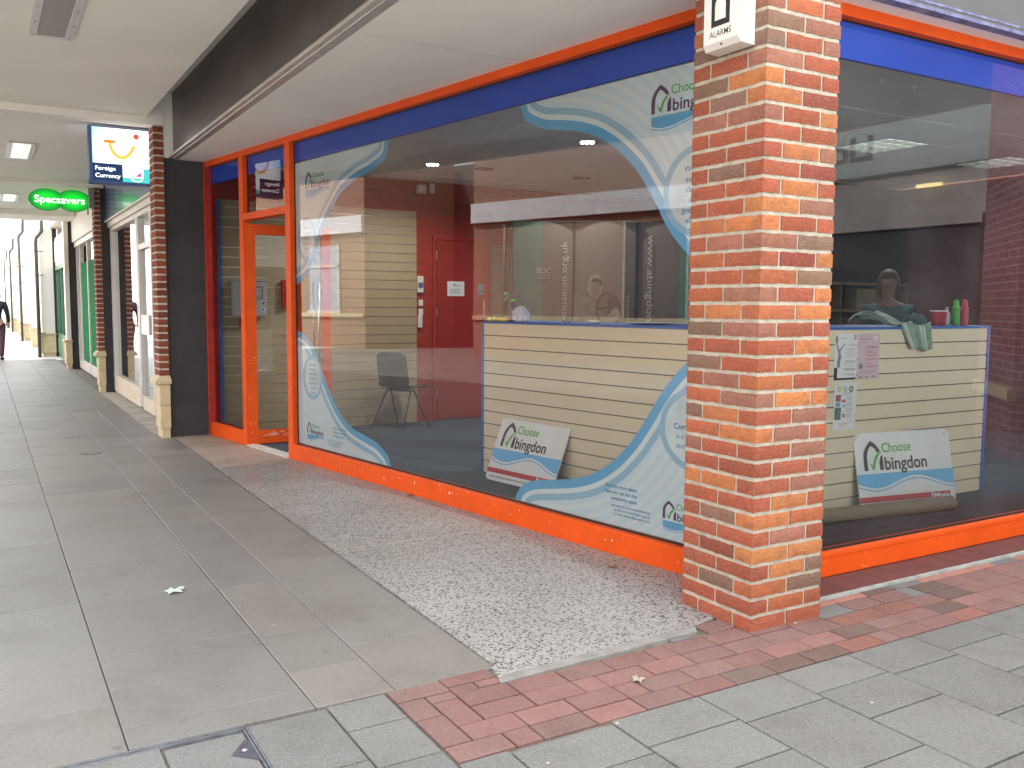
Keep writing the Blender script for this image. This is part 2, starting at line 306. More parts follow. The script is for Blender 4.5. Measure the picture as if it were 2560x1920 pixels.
def text(mb, s, x, y, w, h, z, M=None, mi=0, offset=0.0, align='L', shear=0.0, ref=None, mirror=False):
    """fit text: width w (None = natural), cap height h, baseline y"""
    me = textmesh(s, offset, shear); xs = [v.co.x for v in me.vertices]
    if not xs: bpy.data.meshes.remove(me); return
    x0, x1 = min(xs), max(xs); sy = h/0.70; sx = sy if w is None else w/(x1-x0)
    W = (x1-x0)*sx; ox = {'L': x, 'R': x-W, 'C': x-W/2}[align]
    vs = []
    for v in me.vertices:
        p = Vector((ox+(v.co.x-x0)*sx, y+v.co.y*sy, z))
        vs.append(M @ p if M is not None else p)
    mb.add(vs, [tuple(p.vertices) for p in me.polygons], mi); bpy.data.meshes.remove(me)
def frameM(origin, xdir, ydir):
    x = Vector(xdir).normalized(); y = Vector(ydir); y = (y-x*y.dot(x)).normalized(); z = x.cross(y)
    M = Matrix((x, y, z)).transposed().to_4x4(); M.translation = Vector(origin); return M
def smooth_curve(pts, n=6):
    out = []
    for i in range(len(pts)-1):
        p0 = pts[max(i-1, 0)]; p1 = pts[i]; p2 = pts[i+1]; p3 = pts[min(i+2, len(pts)-1)]
        for k in range(n):
            t = k/n; t2 = t*t; t3 = t2*t
            out.append(tuple(0.5*((2*p1[j])+(-p0[j]+p2[j])*t+(2*p0[j]-5*p1[j]+4*p2[j]-p3[j])*t2+(-p0[j]+3*p1[j]-3*p2[j]+p3[j])*t3) for j in (0, 1)))
    out.append(tuple(pts[-1])); return out
def offset_curve(c, d):
    out = []
    for i in range(len(c)):
        a = Vector(c[max(i-1, 0)]); b = Vector(c[min(i+1, len(c)-1)]); t = (b-a).normalized(); out.append((c[i][0]-t.y*d, c[i][1]+t.x*d))
    return out
# shopfront frame of reference: x along the front (towards the pillar), y up, z outwards
G1 = Vector((0.3, 0.803, 0)); DA = Vector((-0.161925, 0.986803, 0)); NA = Vector((0.986803, 0.161925, 0))
FA = frameM(G1, -DA, (0, 0, 1))
def AX(u, z, d=0.0): return FA @ Vector((u, z, d))
YB = 0.345          # street front plane
# ================================================================== GROUND
g = MB(); g.box(-60, 60, -40, 160, -0.30, -0.012); struct(g, 'ground', M_joint2)
def slab_col(): 
    k = random.uniform(0.94, 1.06); r = random.uniform(-0.004, 0.004)
    return ((0.198+r)*k, 0.187*k, (0.166-r)*k)
def slab(mb, x0, x1, y0, y1, gap=0.0022, col=None, top=0.0):
    dz = random.uniform(-0.0012, 0.0012); b = 0.0025
    a0, a1, b0, b1 = x0+gap, x1-gap, y0+gap, y1-gap; t = top+dz
    vs = [(a0, b0, -0.03), (a1, b0, -0.03), (a1, b1, -0.03), (a0, b1, -0.03), (a0, b0, t-b), (a1, b0, t-b), (a1, b1, t-b), (a0, b1, t-b),
          (a0+b, b0+b, t), (a1-b, b0+b, t), (a1-b, b1-b, t), (a0+b, b1-b, t)]
    mb.add(vs, [(8, 9, 10, 11), (4, 5, 9, 8), (5, 6, 10, 9), (6, 7, 11, 10), (7, 4, 8, 11), (0, 1, 5, 4), (1, 2, 6, 5), (2, 3, 7, 6), (3, 0, 4, 7)], 0, col or slab_col())
walk = MB()
YE = 0.213
cols = [(-3.05, -2.455, [0.60, 1.212, 1.842, 3.052, 4.367, 5.10]),
        (-2.455, -1.85, [0.38, 1.064, 1.744, 2.42, 3.16, 3.96]),
        (-1.85, -1.552, [0.541, 0.975, 1.72, 2.45, 3.125, 3.72]),
        (-1.552, -1.135, [0.70, 1.41, 2.05, 2.688, 3.30, 3.94, 4.765, 5.37])]
for x0, x1, ys in cols:
    y = YE; L = list(ys)
    while y < 22:
        y2 = L.pop(0) if L else y+random.choice((0.6, 0.62, 0.72, 0.52, 0.66))
        yy0, yy1 = y, y2
        if x1 > -1.2 and y > 7.0: xx1 = -1.245
        elif x1 > -1.2 and y > 5.3: xx1 = -1.105
        else: xx1 = x1
        slab(walk, x0, xx1, yy0, yy1); y = y2
for i in range(7):
    x0 = -3.05-0.6*(i+1); y = -0.4*0-0.2
    y = YE
    while y < 22:
        y2 = y+random.choice((0.6, 0.72, 0.5)); slab(walk, x0, x0+0.6, y, y2); y = y2
struct(walk, 'arcade_paving', M_slab, attr=True)
far = MB(); far.box(-60, 40, 22, 155, -0.012, -0.002); struct(far, 'far_pavement', pm('far_paving', (0.60, 0.59, 0.56), 0.8, 0.12, 0.5))
far = MB(); far.box(-60, -7.26, -40, 22, -0.012, -0.003); struct(far, 'square_paving', pm('square_setts', (0.17, 0.16, 0.145), 0.85, 0.25, 1.2))
far = MB(); far.box(-7.26, 40, -40, -3.9, -0.012, -0.004); struct(far, 'plaza_bounce_paving', MATS['far_paving'])  # unseen ground behind the camera, lightened to bounce sunlight at the shop
strip = MB(); strip.box(-1.245, -0.99, 7.42, 12.66, -0.012, -0.001); struct(strip, 'threshold_strip', pm('threshold_concrete', (0.36, 0.32, 0.27), 0.85, 0.25, 5, 0.4, 200, dirt=(0.55, 0.53, 0.5), dscale=6))
# terrazzo in front of the splayed shopfront
def sillx(y, off=0.0): return G1.x+(y-G1.y)/DA.y*DA.x-off
tz = MB()
def tpoly(pts, mi=0):
    tz.prism(pts, -0.03, 0.001, None, mi)
jy = [2.11, 4.01, 5.12]
tpoly([(-1.131, 0.262), (-1.10, 0.245), (-1.148, 0.235), (-1.168, 0.135), (-0.15, 0.178), (0.0, 0.21), (0.0, 0.44), (0.44, 0.5), (sillx(0.44), 0.9), (sillx(2.105), 2.105), (-1.118, 2.105)])
tpoly([(-1.118, 2.114), (sillx(2.114), 2.114), (sillx(4.005), 4.005), (-1.108, 4.005)])
tpoly([(-1.108, 4.014), (sillx(4.014), 4.014), (sillx(5.12), 5.12), (-1.10, 5.12)])
struct(tz, 'terrazzo_floor', M_terr)
jt = MB(); jt.box(-1.116, sillx(2.11), 2.105, 2.114, -0.03, 0.0005); jt.box(-1.106, sillx(4.01), 4.005, 4.014, -0.03, 0.0005)
struct(jt, 'terrazzo_joint', pm('joint_strip', (0.50, 0.46, 0.38), 0.6))
ps = MB(); ps.prism([(-1.10, 5.124), (sillx(5.124), 5.124), (sillx(7.16), 7.16), (-1.10, 7.16)], -0.03, 0.0005)
struct(ps, 'entrance_slab', pm('entrance_concrete', (0.33, 0.27, 0.22), 0.5, 0.12, 4, 0.15, 200, dirt=(0.22, 0.19, 0.16), dscale=5))
# concrete haunching under the edges
cs = MB(); cs.prism([(-1.19, 0.078), (-1.15, 0.078), (-0.19, 0.12), (-0.15, 0.178), (-1.168, 0.135), (-1.175, 0.128)], -0.02, 0.0008)
struct(cs, 'mortar_strip', pm('mortar_strip_grey', (0.25, 0.24, 0.215), 0.9, 0.2, 12, 0.6, 150))
# brick paver band
pv = MB()
def pcol(k=None):
    base = random.choice([(0.225, 0.118, 0.10), (0.235, 0.122, 0.106), (0.21, 0.108, 0.094), (0.22, 0.125, 0.11), (0.20, 0.12, 0.108)]) if k is None else k
    q = random.uniform(0.9, 1.12); return tuple(c*q for c in base)
GREYP = (0.16, 0.155, 0.155); DKP = (0.13, 0.085, 0.07); REDP = (0.23, 0.10, 0.075)
def paver(x0, x1, y0, y1, col=None): 
    j = 0.003; slab(pv, x0+random.uniform(-.5, .5)*j, x1+random.uniform(-.5, .5)*j, y0+random.uniform(-.3, .3)*j, y1+random.uniform(-.3, .3)*j, 0.0036, col or pcol())
rows = [(-0.368, -0.262), (-0.262, -0.150), (-0.150, -0.038), (-0.038, 0.076)]
starts = [-1.595, -1.487, -1.381, -1.381]
for r, ((y0, y1), xs) in enumerate(zip(rows, starts)):
    x = xs; k = 0
    while x < 5.2:
        Lx = 0.212 if (r, k) not in ((0, 1), (1, 3), (2, 2), (3, 4)) else 0.105
        if x > 0.2 and random.random() < 0.12: Lx = 0.105
        c = None
        if 0.05 < x < 1.3:
            c = random.choice([None, None, GREYP, DKP, REDP, None])
        if r == 0 and -0.45 < x < 0.4: c = random.choice([DKP, REDP, (0.17, 0.12, 0.10)])
        if not (r == 3 and -0.0 < x+Lx*0.5 < 0.0): paver(x, x+Lx, y0, y1, pcol(c) if c else None)
        x += Lx; k += 1
# herringbone corner at the left end
paver(-1.595, -1.381, 0.108, 0.213); paver(-1.381, -1.175, 0.140, 0.222)
paver(-1.381, -1.275, 0.078, 0.138); paver(-1.275, -1.178, 0.085, 0.138)
paver(-1.487, -1.381, -0.150, 0.045); paver(-1.487, -1.381, 0.047, 0.106)
paver(-1.595, -1.487, -0.05, 0.106); paver(-1.595, -1.487, -0.262, -0.052)
# course beside the terrazzo edge and in front of the pillar
x = -0.15
paver(-0.155, -0.05, 0.078, 0.19); paver(-0.05, 0.0, 0.078, 0.19)
paver(-0.36, -0.25, 0.078, 0.112, pcol(GREYP))
x = 0.45
while x < 5.2: paver(x, x+0.212, 0.078, 0.135, pcol(random.choice([None, GREYP, None, DKP]) or (0.36, 0.17, 0.13))); x += 0.212
struct(pv, 'brick_paving', M_paver, attr=True)
# textured flags
fl = MB()
def fcol():
    k = random.uniform(0.9, 1.08); return (0.172*k, 0.171*k, 0.160*k)
def flags(x0, x1, ytop, ys, yend=-3.3):
    y = ytop; L = list(ys)
    while y > yend:
        y2 = L.pop(0) if L else y-random.choice((0.2, 0.4, 0.4, 0.6)); slab(fl, x0, x1, y2, y, 0.0042, fcol()); y = y2
flags(-1.025, -0.63, -0.372, [-0.579, -0.812, -1.2])
flags(-0.63, -0.238, -0.372, [-0.609, -1.006, -1.4])
flags(-0.238, 0.162, -0.372, [-0.570, -0.797, -1.192])
flags(0.162, 0.563, -0.372, [-0.594, -0.998, -1.2])
flags(0.563, 0.955, -0.372, [-0.55, -0.796, -1.1])
for i in range(12): flags(0.955+0.4*i, 1.355+0.4*i, -0.372, [-0.372-random.choice((0.2, 0.3, 0.4))])
flags(-1.42, -1.025, -0.388, [-0.615, -1.0])
flags(-1.82, -1.60, 0.205, [-0.008, -0.277, -0.6, -0.9])
flags(-1.60, -1.42, -0.372, [-0.60, -0.9])
flags(-2.098, -1.82, 0.19, [-0.212, -0.55, -0.9])
flags(-2.365, -2.112, 0.165, [-0.3, -0.7])
for i in range(12): flags(-2.765-0.4*i, -2.365-0.4*i, 0.19, [0.19-random.choice((0.2, 0.4, 0.3))])
struct(fl, 'street_paving', M_flag, attr=True)
# recessed inspection cover with steel edging
ic = thing('inspection_cover', 'recessed paving cover with steel edge strip and dark triangular lifting plate', 'cover', (-2.25, 0.1, 0))
e = MB()
ex = [(-5.0, 0.175), (-2.40, 0.183), (-2.10, 0.193)]
e.prism([(-5.0, 0.186), (-2.10, 0.196), (-2.10, 0.206), (-5.0, 0.196)], -0.02, 0.001); e.prism([(-5.0, 0.172), (-2.107, 0.182), (-2.107, 0.190), (-5.0, 0.180)], -0.02, 0.0005)
e.box(-2.101, -2.095, -0.9, 0.185, -0.02, 0.001); e.box(-2.111, -2.105, -0.9, 0.175, -0.02, 0.0005)
e.build('edge_strip', pm('worn_steel', (0.20, 0.21, 0.23), 0.55, 0.25, 20, metal=0.5), ic)
q = MB(); q.prism([(-2.185, 0.018), (-2.125, 0.105), (-2.112, 0.09), (-2.112, -0.055)], -0.02, 0.0015); q.build('lifting_plate', pm('dark_plate', (0.07, 0.065, 0.08), 0.6, 0.2, 30, 0.3, 200), ic)
q = MB(); q.lathe([(0.007, 0.0), (0.0085, 0.0035), (0.004, 0.0042)], 12, (-2.142, 0.03, 0)); q.build('screw_head', pm('pale_screw', (0.4, 0.38, 0.36), 0.5), ic)

# ================================================================== BRICK PIERS
COLS = {'O': (0.44, 0.158, 0.058), 'R': (0.32, 0.085, 0.045), 'P': (0.30, 0.128, 0.088), 'G': (0.20, 0.12, 0.085), 'D': (0.24, 0.06, 0.04), 'M': (0.385, 0.112, 0.048)}
def bcol(ch, dark=1.0):
    c = COLS[ch]; k = random.uniform(0.88, 1.12)*dark; return tuple(min(1, v*k*random.uniform(0.95, 1.05)) for v in c)
def brick(mb, x0, x1, y0, y1, z0, z1, col, rough=0.0031, nx=None):
    """one brick: rounded, ragged arrises"""
    nx = nx or max(3, int((x1-x0)/0.024)); ny = max(3, int((y1-y0)/0.024)); nz = 3
    seed = random.uniform(0, 100); vid = {}; vs = []
    def V(i, j, k):
        key = (i, j, k)
        if key in vid: return vid[key]
        p = Vector((x0+(x1-x0)*i/nx, y0+(y1-y0)*j/ny, z0+(z1-z0)*k/nz))
        cx = (i in (0, nx)); cy = (j in (0, ny)); cz = (k in (0, nz)); ctr = Vector(((x0+x1)/2, (y0+y1)/2, (z0+z1)/2))
        nv = noise.noise_vector(p*55+Vector((seed, seed, seed)))
        if cx+cy+cz >= 2:
            ins = 0.0012+rough*(0.55+0.9*abs(nv.x))
            if cz: p.z += -ins*(1 if k == nz else -1)*(0.9+nv.y)
            kx = 0.25 if (cx and cy) else 0.7
            if cx: p.x += -ins*kx*(1 if i == nx else -1)
            if cy: p.y += -ins*kx*(1 if j == ny else -1)
        else: p += nv*0.0009
        vid[key] = len(vs); vs.append(p); return vid[key]
    fs = []
    for j in range(ny):
        for k in range(nz):
            fs.append((V(0, j, k), V(0, j, k+1), V(0, j+1, k+1), V(0, j+1, k))); fs.append((V(nx, j, k), V(nx, j+1, k), V(nx, j+1, k+1), V(nx, j, k+1)))
    for i in range(nx):
        for k in range(nz):
            fs.append((V(i, 0, k), V(i+1, 0, k), V(i+1, 0, k+1), V(i, 0, k+1))); fs.append((V(i, ny, k), V(i, ny, k+1), V(i+1, ny, k+1), V(i+1, ny, k)))
    for i in range(nx):
        for j in range(ny):
            fs.append((V(i, j, nz), V(i+1, j, nz), V(i+1, j+1, nz), V(i, j+1, nz))); fs.append((V(i, j, 0), V(i, j+1, 0), V(i+1, j+1, 0), V(i+1, j, 0)))
    mb.add(vs, fs, 0, col)
rowsL = ["RRR RR", "RG RMR", "RGM MG", "RR ROG", "RDM OO", "RR RPR", "RGO OM", "RR ROR", "OOR RP", "RM RRP", "PRR RP", "MO OPR", "GOD RP", "MP POO", "RPO MR",
         "GM ROR", "RRR RO", "GG PRR", "MOD MO", "MD PRO", "RRD MG", "MR RDO", "RPG PG", "OO ORR", "RRR OP", "RO ROR", "RGR RD", "RR ROP", "RRR RR", "PG PRO",
         "RGM OD", "GO ORR", "RRG PR", "GG GRP", "ORR GP", "RP PMR"]
pil = thing('brick_pillar', 'square red and orange brick corner pillar with pale mortar between the two shop windows', 'pillar', (0.22, 0.22, 0))
mbk = MB(); H = 0.1025; W_ = 0.44
for n in range(1, 48):
    z1 = -0.012+0.075*n-0.0055; z0 = z1-0.0645
    if n == 1: z0 = -0.03
    code = rowsL[n-1] if n <= len(rowsL) else ''.join(random.choice('RRROMPG') for _ in range(3))+' '+''.join(random.choice('RRROMP') for _ in range(3))
    a, b_ = code.split(); rc = lambda: random.choice('RRROMPG')
    jx = random.uniform(-0.002, 0.002)
    if n % 2 == 1:
        a = (a+'RRR')[:3]; b_ = (b_+'RR')[:2]
        lay = [(0, 0.215, 0, H, b_[0]), (0.225, W_, 0, H, b_[1]), (0, 0.215, W_-H, W_, a[0]), (0.225, W_, W_-H, W_, rc()), (0, H, H+0.011, W_-H-0.011, a[1]), (W_-H, W_, H+0.011, W_-H-0.011, rc())]
    else:
        a = (a+'RR')[:2]; b_ = (b_+'RRR')[:3]
        lay = [(0, H, 0, 0.215, b_[0]), (0, H, 0.225, W_, a[0]), (W_-H, W_, 0, 0.215, b_[2]), (W_-H, W_, 0.225, W_, rc()), (H+0.011, W_-H-0.011, 0, H, b_[1]), (H+0.011, W_-H-0.011, W_-H, W_, rc())]
    for (x0, x1, y0, y1, ch) in lay:
        brick(mbk, x0+(jx if x0 > 0 else 0)+random.uniform(0, .0012), x1+(jx if x1 < W_ else 0)-random.uniform(0, .0012), y0, y1, z0, z1, bcol(ch))
mbk.build('brickwork', M_brick, pil, attr=True)
mo = MB(); mo.box(0.0055, W_-0.0055, 0.0055, W_-0.0055, -0.03, 3.51); mo.build('mortar_joints', M_mortar, pil)

def small_pier(label, x0, x1, y0, y1, loc_label_group, top=3.195, lit=True):
    t = thing('brick_pier', label, 'pier', ((x0+x1)/2, (y0+y1)/2, 0), group=loc_label_group)
    b = MB(); n = 0; z = 0.648
    while z < top-0.02:
        z1 = min(z+0.0635, top); k = random.uniform(0.8, 1.1)
        ch = lambda: bcol(random.choice('RRRDRM'), 0.72)
        if n % 2 == 0: brick(b, x0, x1, y0, y0+0.215, z, z1, ch()); brick(b, x0, x1, y0+0.225, y1, z, z1, ch())
        else: brick(b, x0, x1, y0, y0+0.1025, z, z1, ch()); brick(b, x0, x1, y0+0.1125, y1, z, z1, ch())
        z += 0.075; n += 1
    b.build('brickwork', M_brick, t, attr=True)
    mm = MB(); mm.box(x0+0.004, x1-0.004, y0+0.004, y1-0.004, 0.6, top); mm.build('mortar_joints', M_mortar_red, t)
    s = MB()
    s.bbox(x0-0.002, x1+0.004, y0-0.004, y1+0.004, 0.103, 0.34, 0.004); s.bbox(x0-0.002, x1+0.004, y0-0.004, y1+0.004, 0.343, 0.563, 0.004); s.bbox(x0+0.014, x1-0.002, y0+0.01, y1-0.01, -0.01, 0.104, 0.003)
    s.build('stone_base', M_stone, t)
    c = MB(); X0, X1, Y0, Y1 = x0-0.045, x1+0.016, y0-0.02, y1+0.03
    vs = [(X0, Y0, .566), (X1, Y0, .566), (X1, Y1, .566), (X0, Y1, .566), (X0, Y0, .60), (X1, Y0, .60), (X1, Y1, .60), (X0, Y1, .60), (x0-.002, y0-.004, .648), (x1+.002, y0-.004, .648), (x1+.002, y1+.002, .648), (x0-.002, y1+.002, .648)]
    c.add(vs, [(3, 2, 1, 0), (0, 1, 5, 4), (1, 2, 6, 5), (2, 3, 7, 6), (3, 0, 4, 7), (4, 5, 9, 8), (5, 6, 10, 9), (6, 7, 11, 10), (7, 4, 8, 11), (8, 9, 10, 11)])
    c.build('stone_cap', M_stone, t); return t
small_pier('dark red brick pier on a cream stone base beside the lit travel agent sign', -1.236, -1.138, 7.115, 7.40, 'slim brick piers along the arcade')
small_pier('slim brick pier on cream stone base behind the first pier, beyond the blue signboard', -1.245, -1.148, 12.66, 12.95, 'slim brick piers along the arcade')

# ================================================================== CEILINGS AND CANOPY
arc = thing('arcade_ceiling', 'white plaster ceiling and cross beams over the covered walkway', 'ceiling', (-2.3, 7, 3.267))
c = MB(); c.box(-3.4, -1.298, 0.2, 7.115, 3.267, 3.40); c.build('near_ceiling', M_cream, arc)
for y in (2.0, 4.4, 6.8): c = MB(); c.box(-3.4, -1.299, y, y+0.003, 3.2655, 3.2675); c.build('panel_joint', pm('ceiling_joint', (0.66, 0.64, 0.58), 0.8), arc)
c = MB(); c.box(-3.4, -1.30, 7.115, 7.34, 3.197, 3.41)
c.box(-1.30, -1.137, 7.112, 7.34, 3.197, 3.53); c.box(-1.137, -1.041, 7.13, 7.149, 2.88, 3.53); c.build('beam', M_white, arc)
c = MB(); c.box(-3.4, -1.04, 7.34, 12.64, 3.215, 3.35); c.build('middle_ceiling', M_cream, arc)
c = MB(); c.box(-3.4, -1.10, 12.64, 12.95, 3.165, 3.34); c.build('beam', M_white, arc)
c = MB(); c.box(-3.4, -1.10, 12.95, 17.3, 3.195, 3.35); c.build('far_ceiling', M_cream, arc)
c = MB(); c.box(-3.4, -1.12, 17.3, 18.6, 3.10, 3.34); c.build('beam', M_white, arc)
c = MB(); c.box(-1.298, -1.03, 0.2, 7.112, 3.53, 3.62); c.build('slot_ceiling', M_cream, arc)
c = MB(); c.box(-3.5, -0.9, 0.15, 18.7, 3.63, 3.75); c.box(-3.48, -3.4, 0.15, 18.7, 3.10, 3.63); c.build('canopy_roof', M_fascia, arc)
for i, y in enumerate((12.66, 18.4)):
    t = thing('canopy_column', 'cream square column at the open edge of the walkway, %s of the two' % ('nearer', 'farther')[i], 'column', (-3.44, y, 0), group='columns at the open side of the walkway')
    c = MB(); c.bbox(-3.52, -3.36, y, y+0.16, 0.6, 3.1, 0.006); c.build('shaft', M_render, t); c = MB(); c.bbox(-3.56, -3.32, y-.04, y+.2, -0.01, 0.6, 0.006); c.build('stone_base', M_stone, t)
# dark signboard fascia over the soffit
fa = thing('signboard_fascia', 'long dark grey fascia board with ghosted letters and metal lower edge over the shopfront', 'fascia', (-1.03, 3.7, 2.9))
c = MB(); c.box(-1.040, -0.99, 0.22, 7.14, 2.905, 3.53); c.build('board', M_fascia, fa)
c = MB(); c.bbox(-1.085, -1.041, 0.20, 7.135, 2.88, 2.897, 0.002); c.box(-1.048, -1.0405, 0.2, 7.135, 2.897, 2.935); c.bbox(-1.052, -1.0, 0.205, 7.135, 2.868, 2.879, 0.002)
c.build('lower_trim', M_alu, fa)
Mf = frameM((-1.0405, 6.9, 2.99), (0, -1, 0), (0, 0, 1)); c = MB()
text(c, 'HUTCHINGS', 0.25, 0.03, 2.3, 0.26, 0.0015, Mf); c.build('ghost_lettering', pm('ghost_letters', (0.105, 0.095, 0.092), 0.45, 0.3, 12), fa)
so_ = thing('canopy_soffit', 'pale plaster soffit above the orange shopfront', 'soffit', (0, 4, 2.87))
c = MB(); c.prism([(-0.99, 0.25), (6.5, 0.25), (6.5, 0.55), (sillx(0.55, -0.3), 0.55), (sillx(7.15, -0.3), 7.15), (-0.99, 7.15)], 2.869, 2.90); c.build('panel', M_white, so_)
for y in (2.05, 4.45, 6.6):
    c = MB(); c.box(-0.985, sillx(y)-0.01, y, y+0.0035, 2.8675, 2.8695); c.build('panel_joint', pm('joint_shadow_gap', (0.50, 0.48, 0.44), 0.8), so_)
for i_, (x, y) in enumerate([(-0.9, 2.2), (-0.9, 3.3), (-0.9, 4.3), (-0.9, 5.4), (-0.2, 2.2), (-0.35, 3.3), (-0.4, 4.3), (-0.9, 4.6)]):
    c = MB(); c.lathe([(0.006, 0), (0.006, -0.0015)], 8, (x, y, 2.869)); c.build('screw_head', M_alu, so_)
fb = thing('street_fascia', 'grey metal fascia over the street window at the top right', 'fascia', (3, 0.2, 2.9))
c = MB(); c.box(0.44, 6.5, 0.20, 0.245, 2.885, 3.6); c.box(-1.04, 0.0, 0.20, 0.245, 2.885, 3.6); c.build('board', pm('grey_fascia', (0.12, 0.125, 0.13), 0.4, 0.12, 2.5), fb)
c = MB(); c.bbox(0.44, 6.5, 0.193, 0.25, 2.866, 2.884, 0.002); c.bbox(0.44, 6.5, 0.197, 0.243, 2.9, 2.912, 0.002); c.build('lower_trim', pm('worn_blue_trim', (0.16, 0.17, 0.30), 0.5, 0.5, 14, dirt=(0.5, 0.45, 0.38), dscale=12, damt=0.8), fb)

# ================================================================== SHOPFRONTS
def scratches(mb, n, u0, u1, z0, z1, M=None, d=0.0012, big=0.006):
    for i in range(n):
        u = random.uniform(u0, u1); z = random.uniform(z0, z1); r = random.uniform(0.0012, big*random.random()+0.0014); k = random.randint(5, 7); st = random.uniform(0.5, 2.2)
        a0 = random.uniform(0, 6); rr = [r*random.uniform(0.5, 1) for _ in range(k)]
        mb.prism([(u+rr[j]*math.cos(a0+2*math.pi*j/k)*st, z+rr[j]*math.sin(a0+2*math.pi*j/k)/st) for j in range(k)], 0.0, d, M)
sfA = thing('arcade_shopfront', 'orange framed shopfront with a large window, side light and blue top band facing the walkway', 'shopfront', M=FA)
f = MB()
f.bbox(-4.455, 0.34, 0.0, 0.137, -0.10, 0.0, 0.004); f.build('window_sill_rail', M_orange, sfA, world=False)
f = MB(); f.bbox(-6.40, -5.545, 0.0, 0.142, -0.10, -0.001, 0.004); f.build('side_sill_rail', M_orange, sfA, world=False)
f = MB(); f.bbox(-6.49, 0.34, 2.812, 2.869, -0.10, 0.003, 0.003); f.build('head_rail', M_orange, sfA, world=False)
for nme, a, b_ in (('jamb', -6.49, -6.398), ('mullion', -5.545, -5.452), ('mullion', -4.547, -4.452), ('jamb', 0.25, 0.36)):
    f = MB(); f.bbox(a, b_, 0.0, 2.811, -0.058 if abs(a+5.545) < 0.01 else -0.105, 0.002, 0.004); f.build(nme, M_orange, sfA, world=False)
f = MB(); f.bbox(-5.452, -4.547, 2.203, 2.268, -0.10, 0.0, 0.003); f.build('transom', M_orange, sfA, world=False)
f = MB()
scratches(f, 70, -4.4, 0.0, 0.01, 0.13); scratches(f, 14, -4.4, 0.0, 0.05, 0.13, big=0.016); scratches(f, 26, -4.54, -4.46, 0.1, 1.5, d=0.0032)
scratches(f, 14, -5.54, -5.46, 0.1, 1.6, d=0.0032); f.build('paint_chips', M_chip, sfA, world=False, kind='stuff')
f = MB()
for (a, b_, z0, z1) in ((-6.398, -5.545, 0.142, 2.812), (-4.452, 0.25, 0.137, 2.812), (-5.452, -4.547, 2.268, 2.812)):
    for (p, q_, r_, s_) in ((a, b_, z0, z0+0.010), (a, b_, z1-0.008, z1), (a, a+0.008, z0, z1), (b_-0.008, b_, z0, z1)): f.box(p, q_, r_, s_, -0.06, -0.044)
f.build('gasket', M_gasket, sfA, world=False)
for (a, b_, z0, z1) in ((-6.398, -5.545, 0.142, 2.812), (-4.452, 0.25, 0.137, 2.812), (-5.452, -4.547, 2.268, 2.812)):
    f = MB(); f.add([(a, z0, -0.05), (b_, z0, -0.05), (b_, z1, -0.05), (a, z1, -0.05)], [(0, 1, 2, 3)]); f.build('glass_pane', M_glassA, sfA, world=False)
    f = MB(); f.box(a, b_, 2.640, z1, -0.075, -0.0515)
    f.build('blue_band', M_blue, sfA, world=False)
f = MB(); f.box(-5.452, -4.547, 0.0, 0.014, -0.10, 0.01); f.box(-5.452, -4.547, 0.0, 0.020, -0.05, -0.035); f.build('threshold', M_alu_w, sfA, world=False)
# street shopfront
FB = frameM((0, YB, 0), (1, 0, 0), (0, 0, 1))
sfB = thing('street_shopfront', 'orange framed street window with a blue top band right of the brick pillar', 'shopfront', M=FB)
f = MB(); f.bbox(0.40, 5.3, 0.018, 0.140, -0.10, 0.0, 0.004); f.bbox(0.40, 5.3, 0.120, 0.1435, -0.04, 0.004, 0.002); f.build('window_sill_rail', M_orange, sfB, world=False)
f = MB(); f.bbox(0.40, 5.3, 2.812, 2.869, -0.10, 0.003, 0.003); f.build('head_rail', M_orange, sfB, world=False)
for a, b_ in ((0.385, 0.47), (5.215, 5.3)): f = MB(); f.bbox(a, b_, 0.14, 2.812, -0.10, 0.002, 0.004); f.build('jamb', M_orange, sfB, world=False)
f = MB(); f.add([(0.47, 0.14, -0.05), (5.215, 0.14, -0.05), (5.215, 2.812, -0.05), (0.47, 2.812, -0.05)], [(0, 1, 2, 3)]); f.build('glass_pane', M_glassB, sfB, world=False)
f = MB(); f.box(0.47, 5.215, 2.630, 2.812, -0.075, -0.0515); f.build('blue_band', M_blue, sfB, world=False)
f = MB(); f.box(0.47, 5.215, 0.14, 0.150, -0.06, -0.044); f.build('gasket', M_gasket, sfB, world=False)
f = MB(); f.box(0.47, 5.215, 2.804, 2.812, -0.06, -0.044); f.build('gasket', M_gasket, sfB, world=False)
f = MB(); scratches(f, 40, 0.5, 4.0, 0.03, 0.12, big=0.006, M=None); f.build('paint_chips', M_chip, sfB, world=False, kind='stuff')
st = MB(); st.box(0.44, 5.3, 0.155, YB+0.1, -0.01, 0.014); struct(st, 'quarry_tile_step', brickwall_mat('quarry_tile', (0.12, 0.035, 0.028), (0.14, 0.045, 0.035), (0.05, 0.03, 0.03), 'x', 1.5))
st = MB(); 
pts = []; x = 0.44
while x < 5.3: pts.append((x, 0.135+random.uniform(-0.008, 0.008))); x += 0.07
st.prism(pts+[(5.3, 0.156), (0.44, 0.156)], -0.01, 0.011); struct(st, 'concrete_kerb', pm('rough_concrete', (0.34, 0.36, 0.33), 0.9, 0.25, 14, 0.8, 120))

